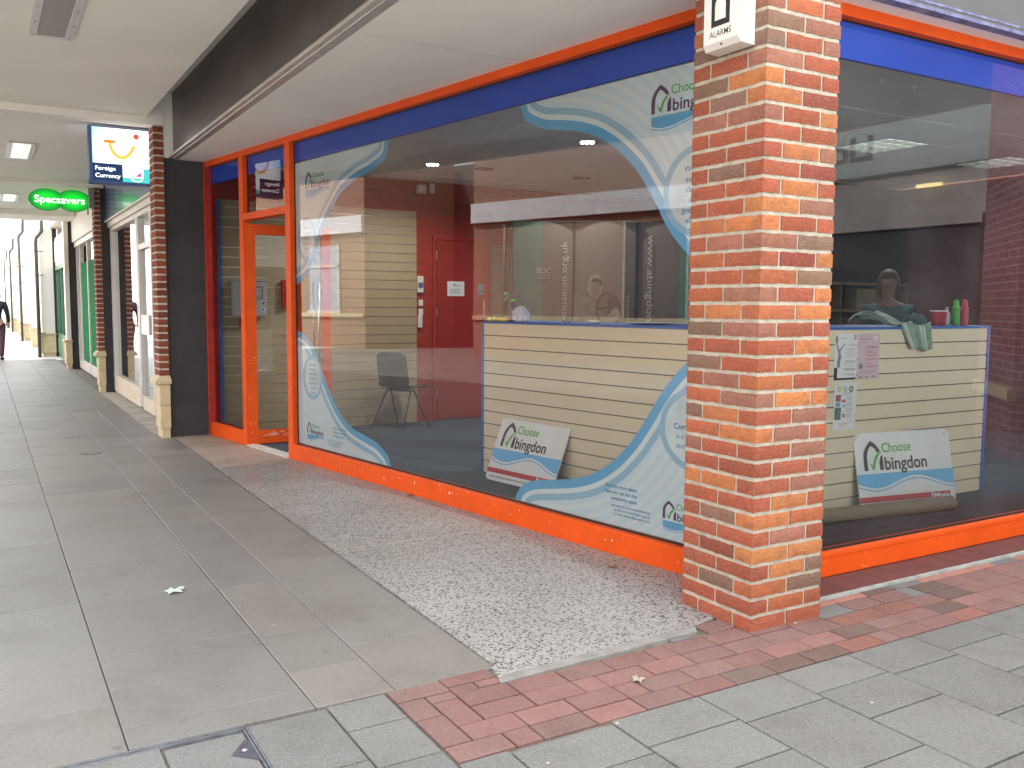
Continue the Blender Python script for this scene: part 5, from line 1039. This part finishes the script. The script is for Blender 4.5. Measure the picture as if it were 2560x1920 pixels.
for a, b_, z0, z1 in ((9.985, 12.44, 0.285, 2.50), (8.88, 9.80, 0.20, 2.08), (8.88, 9.80, 2.15, 2.5), (7.5, 8.8, 0.2, 2.5)):
    c = MB(); c.add([(-0.985, a, z0), (-0.985, b_, z0), (-0.985, b_, z1), (-0.985, a, z1)], [(0, 1, 2, 3)]); c.build('glass_pane', M_glassF, ta)
c = MB(); c.bbox(-1.03, -1.0, 9.1, 9.7, 1.0, 1.25, 0.004); c.build('letter_plate', M_plastic_w, ta)
c = MB(); c.box(-0.975, -0.972, 9.2, 9.75, 0.25, 1.0); c.build('yellow_poster', pm('olive_yellow', (0.42, 0.38, 0.03), 0.6), ta)
c = MB(); c.box(-0.975, -0.972, 12.2, 12.42, 1.35, 1.85); c.build('yellow_decal', pm('olive_yellow', (0.42, 0.38, 0.03), 0.6), ta)
c = MB(); c.box(-0.975, -0.972, 11.1, 11.5, 0.55, 0.85); c.build('opening_hours_plate', pm('navy_plate', (0.02, 0.02, 0.06), 0.4), ta)
Mo = frameM((-0.9765, 11.48, 0.57), (0, -1, 0), (0, 0, 1)); c = MB()
for i, s_ in enumerate(('Opening Hours', 'Mon-Fri 9-5.30', 'Sat 9-5')): c = MB(); text(c, s_, 0.03, 0.19-i*0.07, 0.3, 0.032, 0.001, Mo); c.build('white_lettering', M_paper, ta)
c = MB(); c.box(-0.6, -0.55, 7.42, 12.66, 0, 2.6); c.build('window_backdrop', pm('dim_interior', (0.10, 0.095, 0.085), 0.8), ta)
c = MB(); c.box(-1.15, -0.98, 12.665, 12.80, -0.01, 3.2); tag(c.build('return_wall', M_dark), 'dark rendered wall beside the second brick pier', 'wall')
# illuminated projecting sign
ts = thing('projecting_sign', 'lit square travel sign with an orange smile logo and the words Foreign Currency', 'sign', M=frameM((-1.802, 7.42, 2.611), (1, 0, 0), (0, 0, 1)))
c = MB(); c.bbox(0, 0.69, 0, 0.030, -0.13, 0.0, 0.003); c.bbox(0, 0.69, 0.565, 0.577, -0.13, 0.0, 0.003); c.bbox(0, 0.032, 0.0, 0.577, -0.13, 0.001, 0.003); c.bbox(0.66, 0.692, 0, 0.577, -0.13, 0.001, 0.003); c.build('case', pm('sign_blue_case', (0.06, 0.13, 0.34), 0.4), ts, world=False)
def litmat(name, col, e):
    if name in MATS: return MATS[name]
    return pm(name, col, 0.5, 0.0, emit=e)
def glow_mat():
    mt = bpy.data.materials.new('lit_sign_face'); mt.use_nodes = True; t = mt.node_tree; b = t.nodes['Principled BSDF']; tc = t.nodes.new('ShaderNodeTexCoord'); g_ = t.nodes.new('ShaderNodeTexGradient'); g_.gradient_type = 'SPHERICAL'
    mp = t.nodes.new('ShaderNodeMapping'); mp.inputs['Location'].default_value = (-0.95, -0.93, 0); mp.inputs['Scale'].default_value = (2.6, 2.7, 0.01); t.links.new(tc.outputs['Object'], mp.inputs[0]); t.links.new(mp.outputs[0], g_.inputs[0])
    r = t.nodes.new('ShaderNodeValToRGB'); r.color_ramp.elements[0].color = (0.30, 0.62, 0.85, 1); r.color_ramp.elements[1].color = (0.95, 1.0, 1.0, 1); r.color_ramp.elements[1].position = 0.38; t.links.new(g_.outputs[0], r.inputs[0])
    t.links.new(r.outputs[0], b.inputs['Emission Color']); b.inputs['Emission Strength'].default_value = 0.33; t.links.new(r.outputs[0], b.inputs['Base Color']); return mt
c = MB(); c.box(0.032, 0.66, 0.03, 0.565, -0.12, -0.005); c.build('lit_face', glow_mat(), ts, world=False)
def sgn(u, v): return (0.032+u, 0.577-v)
c = MB(); c.prism([sgn(0.11, 0.165), sgn(0.216, 0.165), sgn(0.216, 0.134), sgn(0.11, 0.134)], -0.005, -0.003)
c.build('orange_bar', litmat('lit_orange', (0.9, 0.20, 0.03), 0.25), ts, world=False)
arcp = smooth_curve([sgn(0.163, 0.165), sgn(0.185, 0.235), sgn(0.225, 0.285), sgn(0.282, 0.305), sgn(0.335, 0.275), sgn(0.372, 0.23), sgn(0.397, 0.175)], 5)
c = MB(); c.flat(offset_curve(arcp, 0.016), offset_curve(arcp, -0.016), -0.0035); c.build('smile_curve', litmat('lit_amber', (0.95, 0.42, 0.05), 0.30), ts, world=False)
c = MB(); q = sgn(0.418, 0.081); c.lathe([(0.028, 0), (0.028, 0.002)], 20, (q[0], q[1], -0.005)); c.build('red_dot', litmat('lit_red', (0.85, 0.07, 0.03), 0.25), ts, world=False)
c = MB(); c.box(0.032, 0.032+0.28, 0.03, 0.577-0.372, -0.005, -0.003); c.build('navy_box', litmat('lit_navy', (0.01, 0.045, 0.15), 0.10), ts, world=False)
c = MB(); text(c, 'Foreign', 0.055, 0.137, 0.187, 0.040, -0.002, None, offset=0.004); c.build('white_lettering', litmat('lit_white', (1, 1, 1), 0.6), ts, world=False); c = MB(); text(c, 'Currency', 0.055, 0.064, 0.235, 0.040, -0.002, None, offset=0.004); c.build('white_lettering', litmat('lit_white', (1, 1, 1), 0.6), ts, world=False)
c = MB(); c.box(0.032+0.28, 0.66, 0.03, 0.075, -0.005, -0.0035); c.box(0.51, 0.66, 0.075, 0.175, -0.005, -0.0035); c.build('teal_corner', litmat('lit_teal', (0.05, 0.42, 0.42), 0.35), ts, world=False)
c = MB(); sh_ = smooth_curve([(0.39, 0.085), (0.40, 0.06), (0.43, 0.045), (0.47, 0.045), (0.495, 0.06), (0.50, 0.10), (0.505, 0.145)], 4); c.flat(offset_curve(sh_, 0.004), offset_curve(sh_, -0.004), -0.0025); c.build('card_outline', MATS['lit_white'], ts, world=False)
c = MB(); c.prism([(0.43, 0.092), (0.49, 0.092), (0.495, 0.14)], -0.0035, -0.0025); c.build('purple_triangle', litmat('lit_purple', (0.45, 0.10, 0.45), 0.2), ts, world=False)
c = MB(); c.tube([(0.692, 0.2, -0.06), (0.74, 0.2, -0.06)], 0.02, 8); c.tube([(0.692, 0.45, -0.06), (0.74, 0.45, -0.06)], 0.02, 8); c.build('bracket', M_alu, ts, world=False)
# optician sign and shop (bay three)
os_ = thing('optician_sign', 'lit green sign of two joined ovals reading Specsavers in white', 'sign', M=frameM((-1.675, 13.06, 2.985), (1, 0, 0), (0, 0, 1)))
def green_glow():
    mt = bpy.data.materials.new('lit_green_face'); mt.use_nodes = True; t = mt.node_tree; b = t.nodes['Principled BSDF']; tc = t.nodes.new('ShaderNodeTexCoord'); s_ = t.nodes.new('ShaderNodeSeparateXYZ'); t.links.new(tc.outputs['Object'], s_.inputs[0])
    ab = t.nodes.new('ShaderNodeMath'); ab.operation = 'ABSOLUTE'; t.links.new(s_.outputs[0], ab.inputs[0]); sb = t.nodes.new('ShaderNodeMath'); sb.operation = 'SUBTRACT'; sb.inputs[1].default_value = 0.19; t.links.new(ab.outputs[0], sb.inputs[0])
    cb = t.nodes.new('ShaderNodeCombineXYZ'); t.links.new(sb.outputs[0], cb.inputs[0]); t.links.new(s_.outputs[1], cb.inputs[1]); mp = t.nodes.new('ShaderNodeMapping'); mp.inputs['Scale'].default_value = (3.9, 5.6, 1); t.links.new(cb.outputs[0], mp.inputs[0])
    g_ = t.nodes.new('ShaderNodeTexGradient'); g_.gradient_type = 'SPHERICAL'; t.links.new(mp.outputs[0], g_.inputs[0]); r = t.nodes.new('ShaderNodeValToRGB'); r.color_ramp.elements[0].color = (0.0, 0.07, 0.01, 1); r.color_ramp.elements[1].color = (0.0, 0.75, 0.03, 1); r.color_ramp.elements[1].position = 0.55
    t.links.new(g_.outputs[0], r.inputs[0]); t.links.new(r.outputs[0], b.inputs['Emission Color']); b.inputs['Emission Strength'].default_value = 0.30; b.inputs['Base Color'].default_value = (0.0, 0.12, 0.02, 1); return mt
c = MB()
def ov(cx): return [(cx+0.25*math.cos(2*math.pi*i/40), 0.168*math.sin(2*math.pi*i/40)) for i in range(40)]
c.prism(ov(-0.19), -0.06, 0.0); c.prism(ov(0.19), -0.062, 0.001); c.build('oval_lightbox', green_glow(), os_, world=False)
c = MB(); text(c, 'Specsavers', -0.355, -0.045, 0.70, 0.105, 0.004, None, offset=0.006); c.build('white_lettering', MATS['lit_white'], os_, world=False)
c = MB(); c.tube([(0.43, 0, -0.03), (0.6, 0, -0.03)], 0.02, 8); c.build('bracket', M_alu, os_, world=False)
c = MB(); c.bbox(-1.322, -1.246, 12.50, 12.62, 2.84, 3.14, 0.006); tag(c.build('speaker_box', pm('grey_box', (0.22, 0.215, 0.20), 0.6)), 'plain grey box fixed to the second brick pier under the ceiling', 'box')
oc = thing('optician_shopfront', 'bright green and white optician shopfront beyond the second brick pier', 'shopfront', (-1.0, 15.5, 0))
M_bg = pm('bright_green_panel', (0.02, 0.50, 0.03), 0.95, spec=0.0); M_dg = pm('deep_green_panel', (0.02, 0.20, 0.08), 0.9, spec=0.05); M_wf = pm('white_fascia', (0.75, 0.76, 0.70), 0.5)
c = MB(); c.bbox(-1.10, -1.02, 12.95, 18.5, 2.66, 3.19, 0.004); c.build('white_fascia_panel', M_wf, oc)
c = MB(); c.box(-1.105, -1.10, 13.9, 14.3, 2.72, 3.19); c.box(-1.105, -1.10, 14.9, 15.1, 2.95, 3.19); c.build('green_stripe', M_dg, oc)
c = MB(); c.bbox(-1.06, -0.98, 12.95, 18.5, 2.56, 2.655, 0.003)
for y in (12.96, 14.6, 16.2, 17.7, 18.42): c.bbox(-1.03, -0.96, y, y+0.08, 0.03, 2.56, 0.003)
c.bbox(-1.03, -0.96, 12.95, 18.5, 0.03, 0.22, 0.003); c.build('white_frame', M_alu_w, oc)
c = MB(); c.box(-1.0, -0.994, 13.04, 14.6, 0.22, 2.2); c.build('bright_green_poster', M_bg, oc)
c = MB(); c.box(-1.0, -0.994, 14.68, 17.7, 0.22, 2.2); c.build('dark_green_poster', M_dg, oc)
Mo = frameM((-1.003, 13.9, 0.5), (0, 0, 1), (0, 1, 0)); c = MB(); text(c, 'contact lenses', 0, -0.3, 1.4, 0.16, 0.0, Mo, offset=0.03); c.build('pale_lettering', pm('cream_lettering', (0.75, 0.75, 0.45), 0.5), oc)
c = MB(); c.add([(-0.99, 12.95, .22), (-0.99, 18.5, .22), (-0.99, 18.5, 2.56), (-0.99, 12.95, 2.56)], [(0, 1, 2, 3)]); c.build('glass_pane', M_glassF, oc)
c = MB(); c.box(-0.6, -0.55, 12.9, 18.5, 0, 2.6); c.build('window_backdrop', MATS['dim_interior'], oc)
# rendered piers beyond
def rend_pier(label, x0, x1, y0, top=3.3, pipe=True, big=True):
    t = thing('rendered_pier', label, 'pier', ((x0+x1)/2, y0, 0), group='cream rendered piers further down the arcade')
    c = MB(); c.bbox(x0, x1, y0, y0+0.35, 0.61, top, 0.004); c.build('shaft', M_render, t)
    c = MB(); c.bbox(x0-0.03, x1+0.01, y0-0.03, y0+0.4, 0.10, 0.565, 0.006); c.bbox(x0, x1, y0, y0+0.35, -0.01, 0.11, 0.004); c.build('stone_base', M_stone, t)
    c = MB(); c.bbox(x0-0.06, x1+0.02, y0-0.05, y0+0.42, 0.565, 0.615, 0.008); c.build('stone_cap', M_stone, t); return t
rend_pier('narrow cream pier carrying the end of the covered walkway', -1.25, -1.165, 18.54)
rend_pier('first wide cream pier in the open beyond the covered walkway', -1.46, -1.155, 23.5, 3.3)
FARY = [29.0, 34.8, 40.6, 46.4, 52.2, 58.0]
for i, y in enumerate(FARY): rend_pier('distant cream pier, %s from the near end of the sunlit row' % ('second', 'third', 'fourth', 'fifth', 'sixth', 'seventh')[i], -1.46, -1.16, y, 3.3)
for i, (y, top) in enumerate(((23.35, 3.45), (34.6, 4.2), (46.2, 4.2), (57.8, 4.2))):
    b = MB(); X = -1.54; b.tube([(X, y, 0.0), (X, y, top-0.55), (X+0.01, y, top-0.42), (X+0.14, y, top-0.25), (X+0.15, y, top+0.2)], 0.042, 12)
    for z in (0.62, 2.1, 2.7): b.tube([(X, y, z-.02), (X, y, z+.02)], 0.052, 12); b.box(X, X+0.16, y-.015, y+.015, z-.01, z+.01)
    tag(b.build('downpipe', pm('dark_downpipe', (0.075, 0.07, 0.065), 0.5), smooth=True), 'dark rainwater pipe with a swan neck, %s from the camera' % ('nearest', 'second', 'third', 'farthest')[i], 'downpipe', 'rainwater pipes on the cream piers')
c = MB(); c.box(-1.165, -0.97, 18.56, 18.75, -0.01, 3.3); tag(c.build('return_wall', M_dark), 'dark wall beside the narrow cream pier at the end of the covered walkway', 'wall')
c = MB(); c.box(-1.155, -1.05, 23.52, 23.7, -0.01, 3.3); tag(c.build('return_wall', M_dark), 'dark wall beside the first wide cream pier', 'wall')
gs = thing('green_shopfront', 'green and white shopfront with purple curtains beyond the covered walkway', 'shopfront', (-1.0, 21, 0))
c = MB(); c.bbox(-1.10, -0.98, 18.75, 23.45, 0.02, 0.62, 0.004)
for y in (18.9, 20.1, 21.3, 22.4): c.bbox(-1.115, -1.09, y, y+0.95, 0.12, 0.5, 0.006)
c.build('green_stall_riser', pm('bottle_green_paint', (0.04, 0.19, 0.10), 0.35, coat=0.3), gs)
c = MB(); c.bbox(-1.10, -0.98, 18.75, 23.45, 2.32, 3.05, 0.006); c.bbox(-1.13, -1.09, 19.0, 23.2, 2.42, 2.95, 0.006); c.build('sign_box', M_wf, gs)
c = MB(); c.bbox(-1.12, -0.98, 18.75, 23.45, 2.22, 2.32, 0.004)
for y in (18.75, 20.3, 21.9, 23.4): c.bbox(-1.10, -1.02, y, y+0.06, 0.62, 2.22, 0.003)
c.build('frame', MATS['bottle_green_paint'], gs)
for y in (19.0, 20.6, 22.2):
    b = MB()
    for k in range(12): yy = y+k*0.10; b.tube([(-0.95+0.02*math.sin(k*1.7), yy, 0.65), (-0.95+0.03*math.sin(k), yy, 2.2)], 0.05, 6)
    b.build('purple_curtain', pm('plum_curtain', (0.16, 0.03, 0.10), 0.9), gs)
c = MB(); c.add([(-1.06, 18.8, .62), (-1.06, 23.4, .62), (-1.06, 23.4, 2.22), (-1.06, 18.8, 2.22)], [(0, 1, 2, 3)]); c.build('glass_pane', M_glassF, gs)
tr_ = thing('terrace_building', 'pale rendered terrace with shop windows continuing down the sunlit lane', 'building', (3, 40, 0))
c = MB(); c.box(-1.0, 8, 23.9, 66, 0, 4.6); c.build('wall', M_render, tr_)
c = MB(); c.box(-1.20, 8.2, 18.62, 66, 3.32, 3.45); c.box(-1.02, 8, 18.62, 24, 3.45, 4.6); c.build('string_course', pm('pale_band', (0.74, 0.66, 0.56), 0.85), tr_)
for y in (24.5, 30.2, 36, 41.8, 47.6):
    c = MB(); c.box(-1.02, -0.99, y, y+4.0, 0.6, 2.5); c.build('window', pm('dark_glass', (0.05, 0.05, 0.06), 0.08), tr_)
    c = MB(); 
    for k in range(3): c.box(-1.05, -1.0, y+k*1.95-0.04 if k else y-0.04, (y+k*1.95 if k else y)+0.06, 0.55, 2.55)
    c.box(-1.05, -1.0, y, y+4, 2.5, 2.6); c.box(-1.06, -1.0, y, y+4, 0.5, 0.6); c.build('window_frame', M_plastic_w, tr_)
c = MB(); c.prism([(-1.3, 4.55), (8.2, 4.55), (3.4, 6.4)], 18.6, 66, Matrix(((1, 0, 0, 0), (0, 0, 1, 0), (0, 1, 0, 0), (0, 0, 0, 1)))); c.build('roof', pm('pale_slate_roof', (0.45, 0.45, 0.46), 0.9), tr_)
# upper storeys of this building, above the canopy
ub = thing('upper_storeys', 'brick upper storeys above the shop and walkway', 'building', (3, 8, 3.8))
c = MB(); c.box(-0.9, 14.0, 0.3, 18.6, 3.76, 8.5); c.build('wall', brickwall_mat('upper_brick', (0.36, 0.11, 0.06), (0.28, 0.08, 0.05), (0.42, 0.38, 0.32), 'y'), ub)
for y in (3, 6.5, 10, 13.5):
    c = MB(); c.box(-0.94, -0.9, y, y+1.3, 4.8, 6.4); c.build('window', MATS['dark_glass'], ub)
c = MB(); c.box(-1.1, 14.2, 0.1, 18.7, 8.5, 8.75); c.build('parapet', M_stone, ub)

# ================================================================== ACROSS THE LANE AND THE STREET (reflections, and unseen parts added for the light)
BRX = brickwall_mat('opposite_brick', (0.33, 0.17, 0.11), (0.27, 0.14, 0.095), (0.40, 0.35, 0.28), 'y'); BRD = brickwall_mat('dark_red_brick', (0.34, 0.12, 0.12), (0.28, 0.10, 0.11), (0.42, 0.34, 0.34), 'y')
def prot(mb, y0, y1, z0, z1, d): mb.box(XO, XO+d, y0, y1, z0, z1)
XO = -14.0
ob = thing('opposite_building', 'brown brick building with a white fascia across the open square', 'building', (-16, 0, 0))
c = MB(); c.box(-18, XO, -9.0, 15.9, 0, 6.3); c.build('wall', BRX, ob)
c = MB(); prot(c, -9, 15.9, 3.66, 4.19, 0.12); c.build('white_fascia', pm('bright_white_paint', (0.80, 0.80, 0.82), 0.5), ob)
c = MB(); prot(c, -9, 15.9, 1.0, 1.12, 0.06); c.build('stone_string', M_stone, ob)
for y in (-7.0, -2.2, 2.6, 7.4):
    c = MB(); prot(c, y, y+3.4, 1.12, 3.4, 0.03); f_ = c.build('window', MATS['dark_glass'] if 'dark_glass' in MATS else pm('dark_glass', (0.05, 0.05, 0.06), 0.08), ob)
    c = MB(); prot(c, y-.06, y, 1.1, 3.45, .07); prot(c, y+3.4, y+3.46, 1.1, 3.45, .07); prot(c, y+1.65, y+1.71, 1.12, 3.4, .07); c.build('window_frame', M_alu_w, f_)
ob2 = thing('opposite_building', 'second brown brick building further along across the square, past the alley', 'building', (-16, 30, 0))
c = MB(); c.box(-18, XO, 20.6, 60, 0, 6.3); c.build('wall', BRX, ob2)
c = MB(); prot(c, 20.6, 60, 3.66, 4.19, 0.12); c.build('white_fascia', MATS['bright_white_paint'], ob2)
c = MB(); prot(c, 20.6, 60, 1.0, 1.12, 0.08); c.build('stone_string', M_stone, ob2)
c = MB(); prot(c, 21.9, 23.4, 1.2, 3.3, 0.03); f_ = c.build('window', pm('pale_window', (0.45, 0.50, 0.60), 0.2), ob2)
c = MB(); prot(c, 21.8, 23.5, 1.12, 1.2, 0.06); prot(c, 21.8, 23.5, 2.6, 2.68, 0.06); prot(c, 21.8, 21.9, 1.2, 3.3, .06); c.build('window_frame', M_plastic_w, f_)
tag(MB().box(-19, -18.2, 14, 23, 0, 6.2).build('alley_sky_blocker', pm('dark_alley_wall', (0.10, 0.075, 0.06), 0.9)), 'dark wall added to close the alley and keep sky out of the reflection', 'wall')  # added so bright sky does not reflect in the large window
# right hand neighbour, set forward
rn = thing('neighbour_building', 'dark brick and grey green shop building set forward on the right of the street window', 'building', (6.8, -4, 0))
def wallseg(mb, a, b_, z0, z1, th=0.25):
    d = (Vector(b_)-Vector(a)).normalized(); n = Vector((-d.y, d.x)); p = [a, b_, (b_[0]+n.x*th, b_[1]+n.y*th), (a[0]+n.x*th, a[1]+n.y*th)]
    mb.prism([tuple(q)[:2] for q in p], z0, z1)
c = MB(); wallseg(c, (5.3, 0.3), (5.35, -1.25), 0, 4.5, .3); wallseg(c, (5.35, -1.25), (6.30, -2.20), 0, 4.5, .3); c.build('wall', BRD, rn)
c = MB(); wallseg(c, (5.29, -1.27), (6.29, -2.24), 0.55, 0.66, .3); c.build('stone_string', M_stone, rn)
c = MB(); c.box(6.3, 6.6, -12.0, -2.2, 2.94, 3.52); c.build('grey_green_fascia', pm('grey_green_board', (0.42, 0.50, 0.48), 0.5), rn)
c = MB(); c.box(6.31, 6.6, -12.0, -2.2, 2.40, 2.90); c.box(6.24, 6.31, -12, -2.2, 2.30, 2.40); c.build('pale_transom_panel', pm('pale_transom', (0.52, 0.49, 0.47), 0.6), rn)
c = MB(); c.box(6.27, 6.31, -12, -2.2, 2.90, 2.945); c.build('dark_bead', M_black, rn)
c = MB(); c.box(6.45, 6.5, -12.0, -2.2, 0.5, 2.30); c.build('shop_window', MATS['dark_glass'], rn)
c = MB(); c.box(6.35, 6.6, -12.0, -2.2, 0, 0.5)
for y in (-2.3, -5.5, -8.7, -11.9): c.box(6.36, 6.45, y, y+.08, 0.5, 2.3)
c.build('stall_riser', M_dark, rn)
c = MB(); c.box(6.5, 10, -12.0, -2.2, 3.52, 7.0); c.box(6.6, 10, -12, -2.2, 0, 3.52); c.build('upper_wall', pm('brown_upper', (0.13, 0.10, 0.085), 0.9), rn)
Ml = frameM((6.297, -3.62, 3.14), (0, -1, 0), (0, 0, 1)); c = MB(); text(c, 'Lloyds', 0, 0, 1.32, 0.28, 0.0, Ml, offset=0.03); c.build('dark_lettering', M_black, rn)
c = MB(); c.tube([(6.2, -2.65, 2.74), (6.2, -2.95, 2.74)], 0.022, 8); tag(c.build('strip_light', litmat('lit_yellow', (1.0, 0.85, 0.35), 1.5)), 'short glowing yellow strip light seen as a reflection in the street window', 'strip light')
sb_ = thing('street_bounce_building', 'unseen building across the street behind the camera, rendered pale to bounce light', 'building', (0, -16, 0))  # out of view; kept pale to throw sunlight back at the street window
c = MB(); c.box(-8, 9, -18, -14, 0, 6.2); c.build('wall', pm('pale_street_render', (0.74, 0.72, 0.66), 0.9), sb_)
for x in (-6, -2.5, 1, 4.5): c = MB(); c.box(x, x+2.4, -14.02, -14.0, 0.6, 2.6); c.build('window', MATS['dark_glass'], sb_)
for x in (-6, -2.5, 1, 4.5): c = MB(); c.box(x+.4, x+1.8, -14.02, -14.0, 4, 5.6); c.build('window', MATS['dark_glass'], sb_)

# ================================================================== SMALL FIXTURES
def vent(label, x0, x1, y0, y1, z, e):
    t = thing('ceiling_luminaire', label, 'ceiling light', ((x0+x1)/2, (y0+y1)/2, z), group='recessed lights in the arcade ceiling')
    c = MB()
    w_ = 0.052
    for (a, b_, p, q) in ((x0, x0+w_, y0, y1), (x1-w_, x1, y0, y1), (x0+w_, x1-w_, y0, y0+0.03), (x0+w_, x1-w_, y1-0.03, y1)): c.bbox(a, b_, p, q, z-0.012, z-0.002, 0.0015)
    for x in (x0+w_*.5, x1-w_*.5):
        for k in range(5): yy = y0+0.04+(y1-y0-.08)*k/4; c.lathe([(0.006, 0), (0.006, -0.002)], 8, (x, yy, z-0.012), mi=1)
    c.build('frame', [pm('luminaire_frame', (0.62, 0.62, 0.60), 0.3, 0.05, 5), M_grey], t)
    c = MB(); c.box(x0+w_-.002, x1-w_+.002, y0+0.028, y1-0.028, z-0.004, z+0.01); c.build('diffuser', pm('diffuser_%.1f' % e, (0.30, 0.28, 0.26) if e == 0 else (0.8, 0.82, 0.8), 0.25, 0.04, 4, emit=e), t)
vent('long unlit ceiling light with grey cover and riveted white frame, nearest the camera', -2.445, -2.165, 3.10, 4.57, 3.267, 0)
vent('square lit recessed light in the middle ceiling bay', -2.467, -2.177, 9.10, 10.44, 3.2135, 0.16)
vent('farther small recessed light at the left edge of the far ceiling bay', -2.45, -2.17, 14.5, 15.85, 3.193, 0.16)
# alarm box on the pillar
al = thing('alarm_box', 'white alarm bell box lettered ALARMS mounted high on the brick pillar', 'alarm', M=frameM((0.0, 0.285, 2.478), (0, -1, 0), (0, 0, 1)))
c = MB(); n = 0.215
c.prism([(0, 0.0), (n, 0.0), (n, 0.42), (0, 0.42)], 0.006, 0.07); 
b = MB(); b.add([(0, 0.0, 0.0), (n, 0.0, 0.0), (n, 0.42, 0.0), (0, 0.42, 0.0), (0.006, 0.028, 0.090), (n-0.006, 0.028, 0.090), (n-0.006, 0.40, 0.090), (0.006, 0.40, 0.090), (0, 0.004, 0.072), (n, 0.004, 0.072), (n, 0.42, 0.072), (0, 0.42, 0.072)],
      [(3, 2, 1, 0), (0, 1, 9, 8), (1, 2, 10, 9), (2, 3, 11, 10), (3, 0, 8, 11), (8, 9, 5, 4), (9, 10, 6, 5), (10, 11, 7, 6), (11, 8, 4, 7), (4, 5, 6, 7)]); b.build('cover', M_plastic_w, al, world=False)
c = MB(); 
c.box(0.052, 0.160, 0.092, 0.33, 0.0902, 0.0912); c.build('black_panel', M_black, al, world=False)
c = MB(); c.prism([(0.074, 0.116), (0.137, 0.116), (0.137, 0.175)]+[(0.1055+0.0315*math.cos(a), 0.175+0.034*math.sin(a)) for a in [math.pi*i/10 for i in range(11)]]+[(0.074, 0.175)], 0.0912, 0.0918)
c.prism([(0.094, 0.235), (0.101, 0.242), (0.106, 0.235), (0.112, 0.243), (0.118, 0.236), (0.110, 0.228), (0.112, 0.218), (0.102, 0.218)], 0.0912, 0.0918); c.build('white_arch_emblem', M_plastic_w, al, world=False)
c = MB(); text(c, 'ALARMS', 0.042, 0.050, 0.128, 0.026, 0.0905, None, offset=0.004); c.build('lettering', M_black, al, world=False)
c = MB(); c.lathe([(0.005, 0), (0.005, 0.003)], 10, (0.107, 0.018, 0.082)); c.build('screw', M_grey, al, world=False)
c = MB(); c.bbox(n, n+0.006, 0.18, 0.30, 0.01, 0.05, 0.002); c.build('side_clip', M_black, al, world=False)
# litter
def leaf(label, x, y, s_, rz, col):
    pts = [(0, -0.5), (0.06, -0.2), (0.35, -0.38), (0.28, -0.15), (0.55, -0.02), (0.40, 0.08), (0.5, 0.32), (0.2, 0.22), (0.12, 0.5), (0, 0.34), (-0.16, 0.48), (-0.18, 0.2), (-0.48, 0.3), (-0.36, 0.06), (-0.55, -0.06), (-0.26, -0.14), (-0.3, -0.38), (-0.05, -0.2)]
    M = Matrix.Translation((x, y, 0.006)) @ Matrix.Rotation(rz, 4, 'Z'); b = MB(); n = len(pts)
    b.v = [M @ Vector((0, 0, 0.004))]+[M @ Vector((p[0]*s_, p[1]*s_, 0.006*math.sin(i*1.7)+0.004)) for i, p in enumerate(pts)]; b.f = [(0, i+1, (i+1) % n+1) for i in range(n)]; b.mi = [0]*n; b.col = [(1, 1, 1)]*(n+1)
    tag(b.build('fallen_leaf', pm('leaf_%d' % int(col[0]*100), col, 0.7, 0.15, 60)), label, 'leaf')
leaf('large pale maple leaf lying on the arcade paving', -2.04, 1.775, 0.105, 0.6, (0.48, 0.56, 0.48))
leaf('small pale crushed leaf on the brick paving band', -0.735, -0.165, 0.055, 1.2, (0.36, 0.32, 0.23))
leaf('small brown leaf on the terrazzo near the orange sill close to the pillar', 0.06, 1.06, 0.05, 0.3, (0.20, 0.11, 0.05))
leaf('dark curled leaf on the terrazzo below the middle of the large window', -0.14, 3.24, 0.055, 2.0, (0.22, 0.07, 0.04))
leaf('tiny leaf by the door threshold', -0.62, 6.05, 0.05, 0.9, (0.25, 0.21, 0.15))
def bits(name, label, pts, mat_):
    for i, (x, y, s_) in enumerate(pts):
        b = MB(); k = 6; a0 = random.random()*6; b.prism([(x+s_*random.uniform(.5, 1)*math.cos(a0+2*math.pi*j/k)*1.5, y+s_*random.uniform(.5, 1)*math.sin(a0+2*math.pi*j/k)) for j in range(k)], 0.0012, 0.004); o = b.build(name, mat_); tag(o, label[i], 'litter')
bits('litter_scrap', ['pale scrap at the tip of the terrazzo corner', 'cream scrap on the edge of the grey flags', 'thin straw coloured scrap on the grey flags at the bottom', 'small straw scrap on the flags at the right', 'tiny white scrap against the foot of the brick pillar', 'white fleck on the arcade paving near the dark wall', 'white fleck on the middle of the arcade paving', 'pale twig on the slab near the terrazzo edge'],
     [(-1.166, 0.125, 0.013), (-1.015, -0.402, 0.008), (-1.36, -0.51, 0.007), (-0.132, -0.723, 0.007), (0.26, -0.02, 0.007), (-1.411, 4.84, 0.009), (-1.66, 2.4, 0.004), (-1.754, 1.08, 0.007)], pm('pale_scrap', (0.38, 0.35, 0.27), 0.8))
for (x, y, lb) in ((-1.97, 6.42, 'nearer'), (-2.02, 7.6, 'farther')):
    t = thing('floor_drain', 'small round metal drain cover in the arcade paving, the %s of the two' % lb, 'drain', (x, y, 0), group='two drain covers'); b = MB(); b.lathe([(0.09, 0.0), (0.09, 0.0025), (0.075, 0.003)], 20, (x, y, 0)); b.build('rim', pm('rust_rim', (0.16, 0.14, 0.12), 0.7, 0.4, 40), t)
    b = MB(); b.lathe([(0.07, 0.0), (0.07, 0.0036), (0.03, 0.0042)], 20, (x, y, 0)); b.build('plate', pm('worn_steel', (0.2, 0.2, 0.2), 0.5), t)
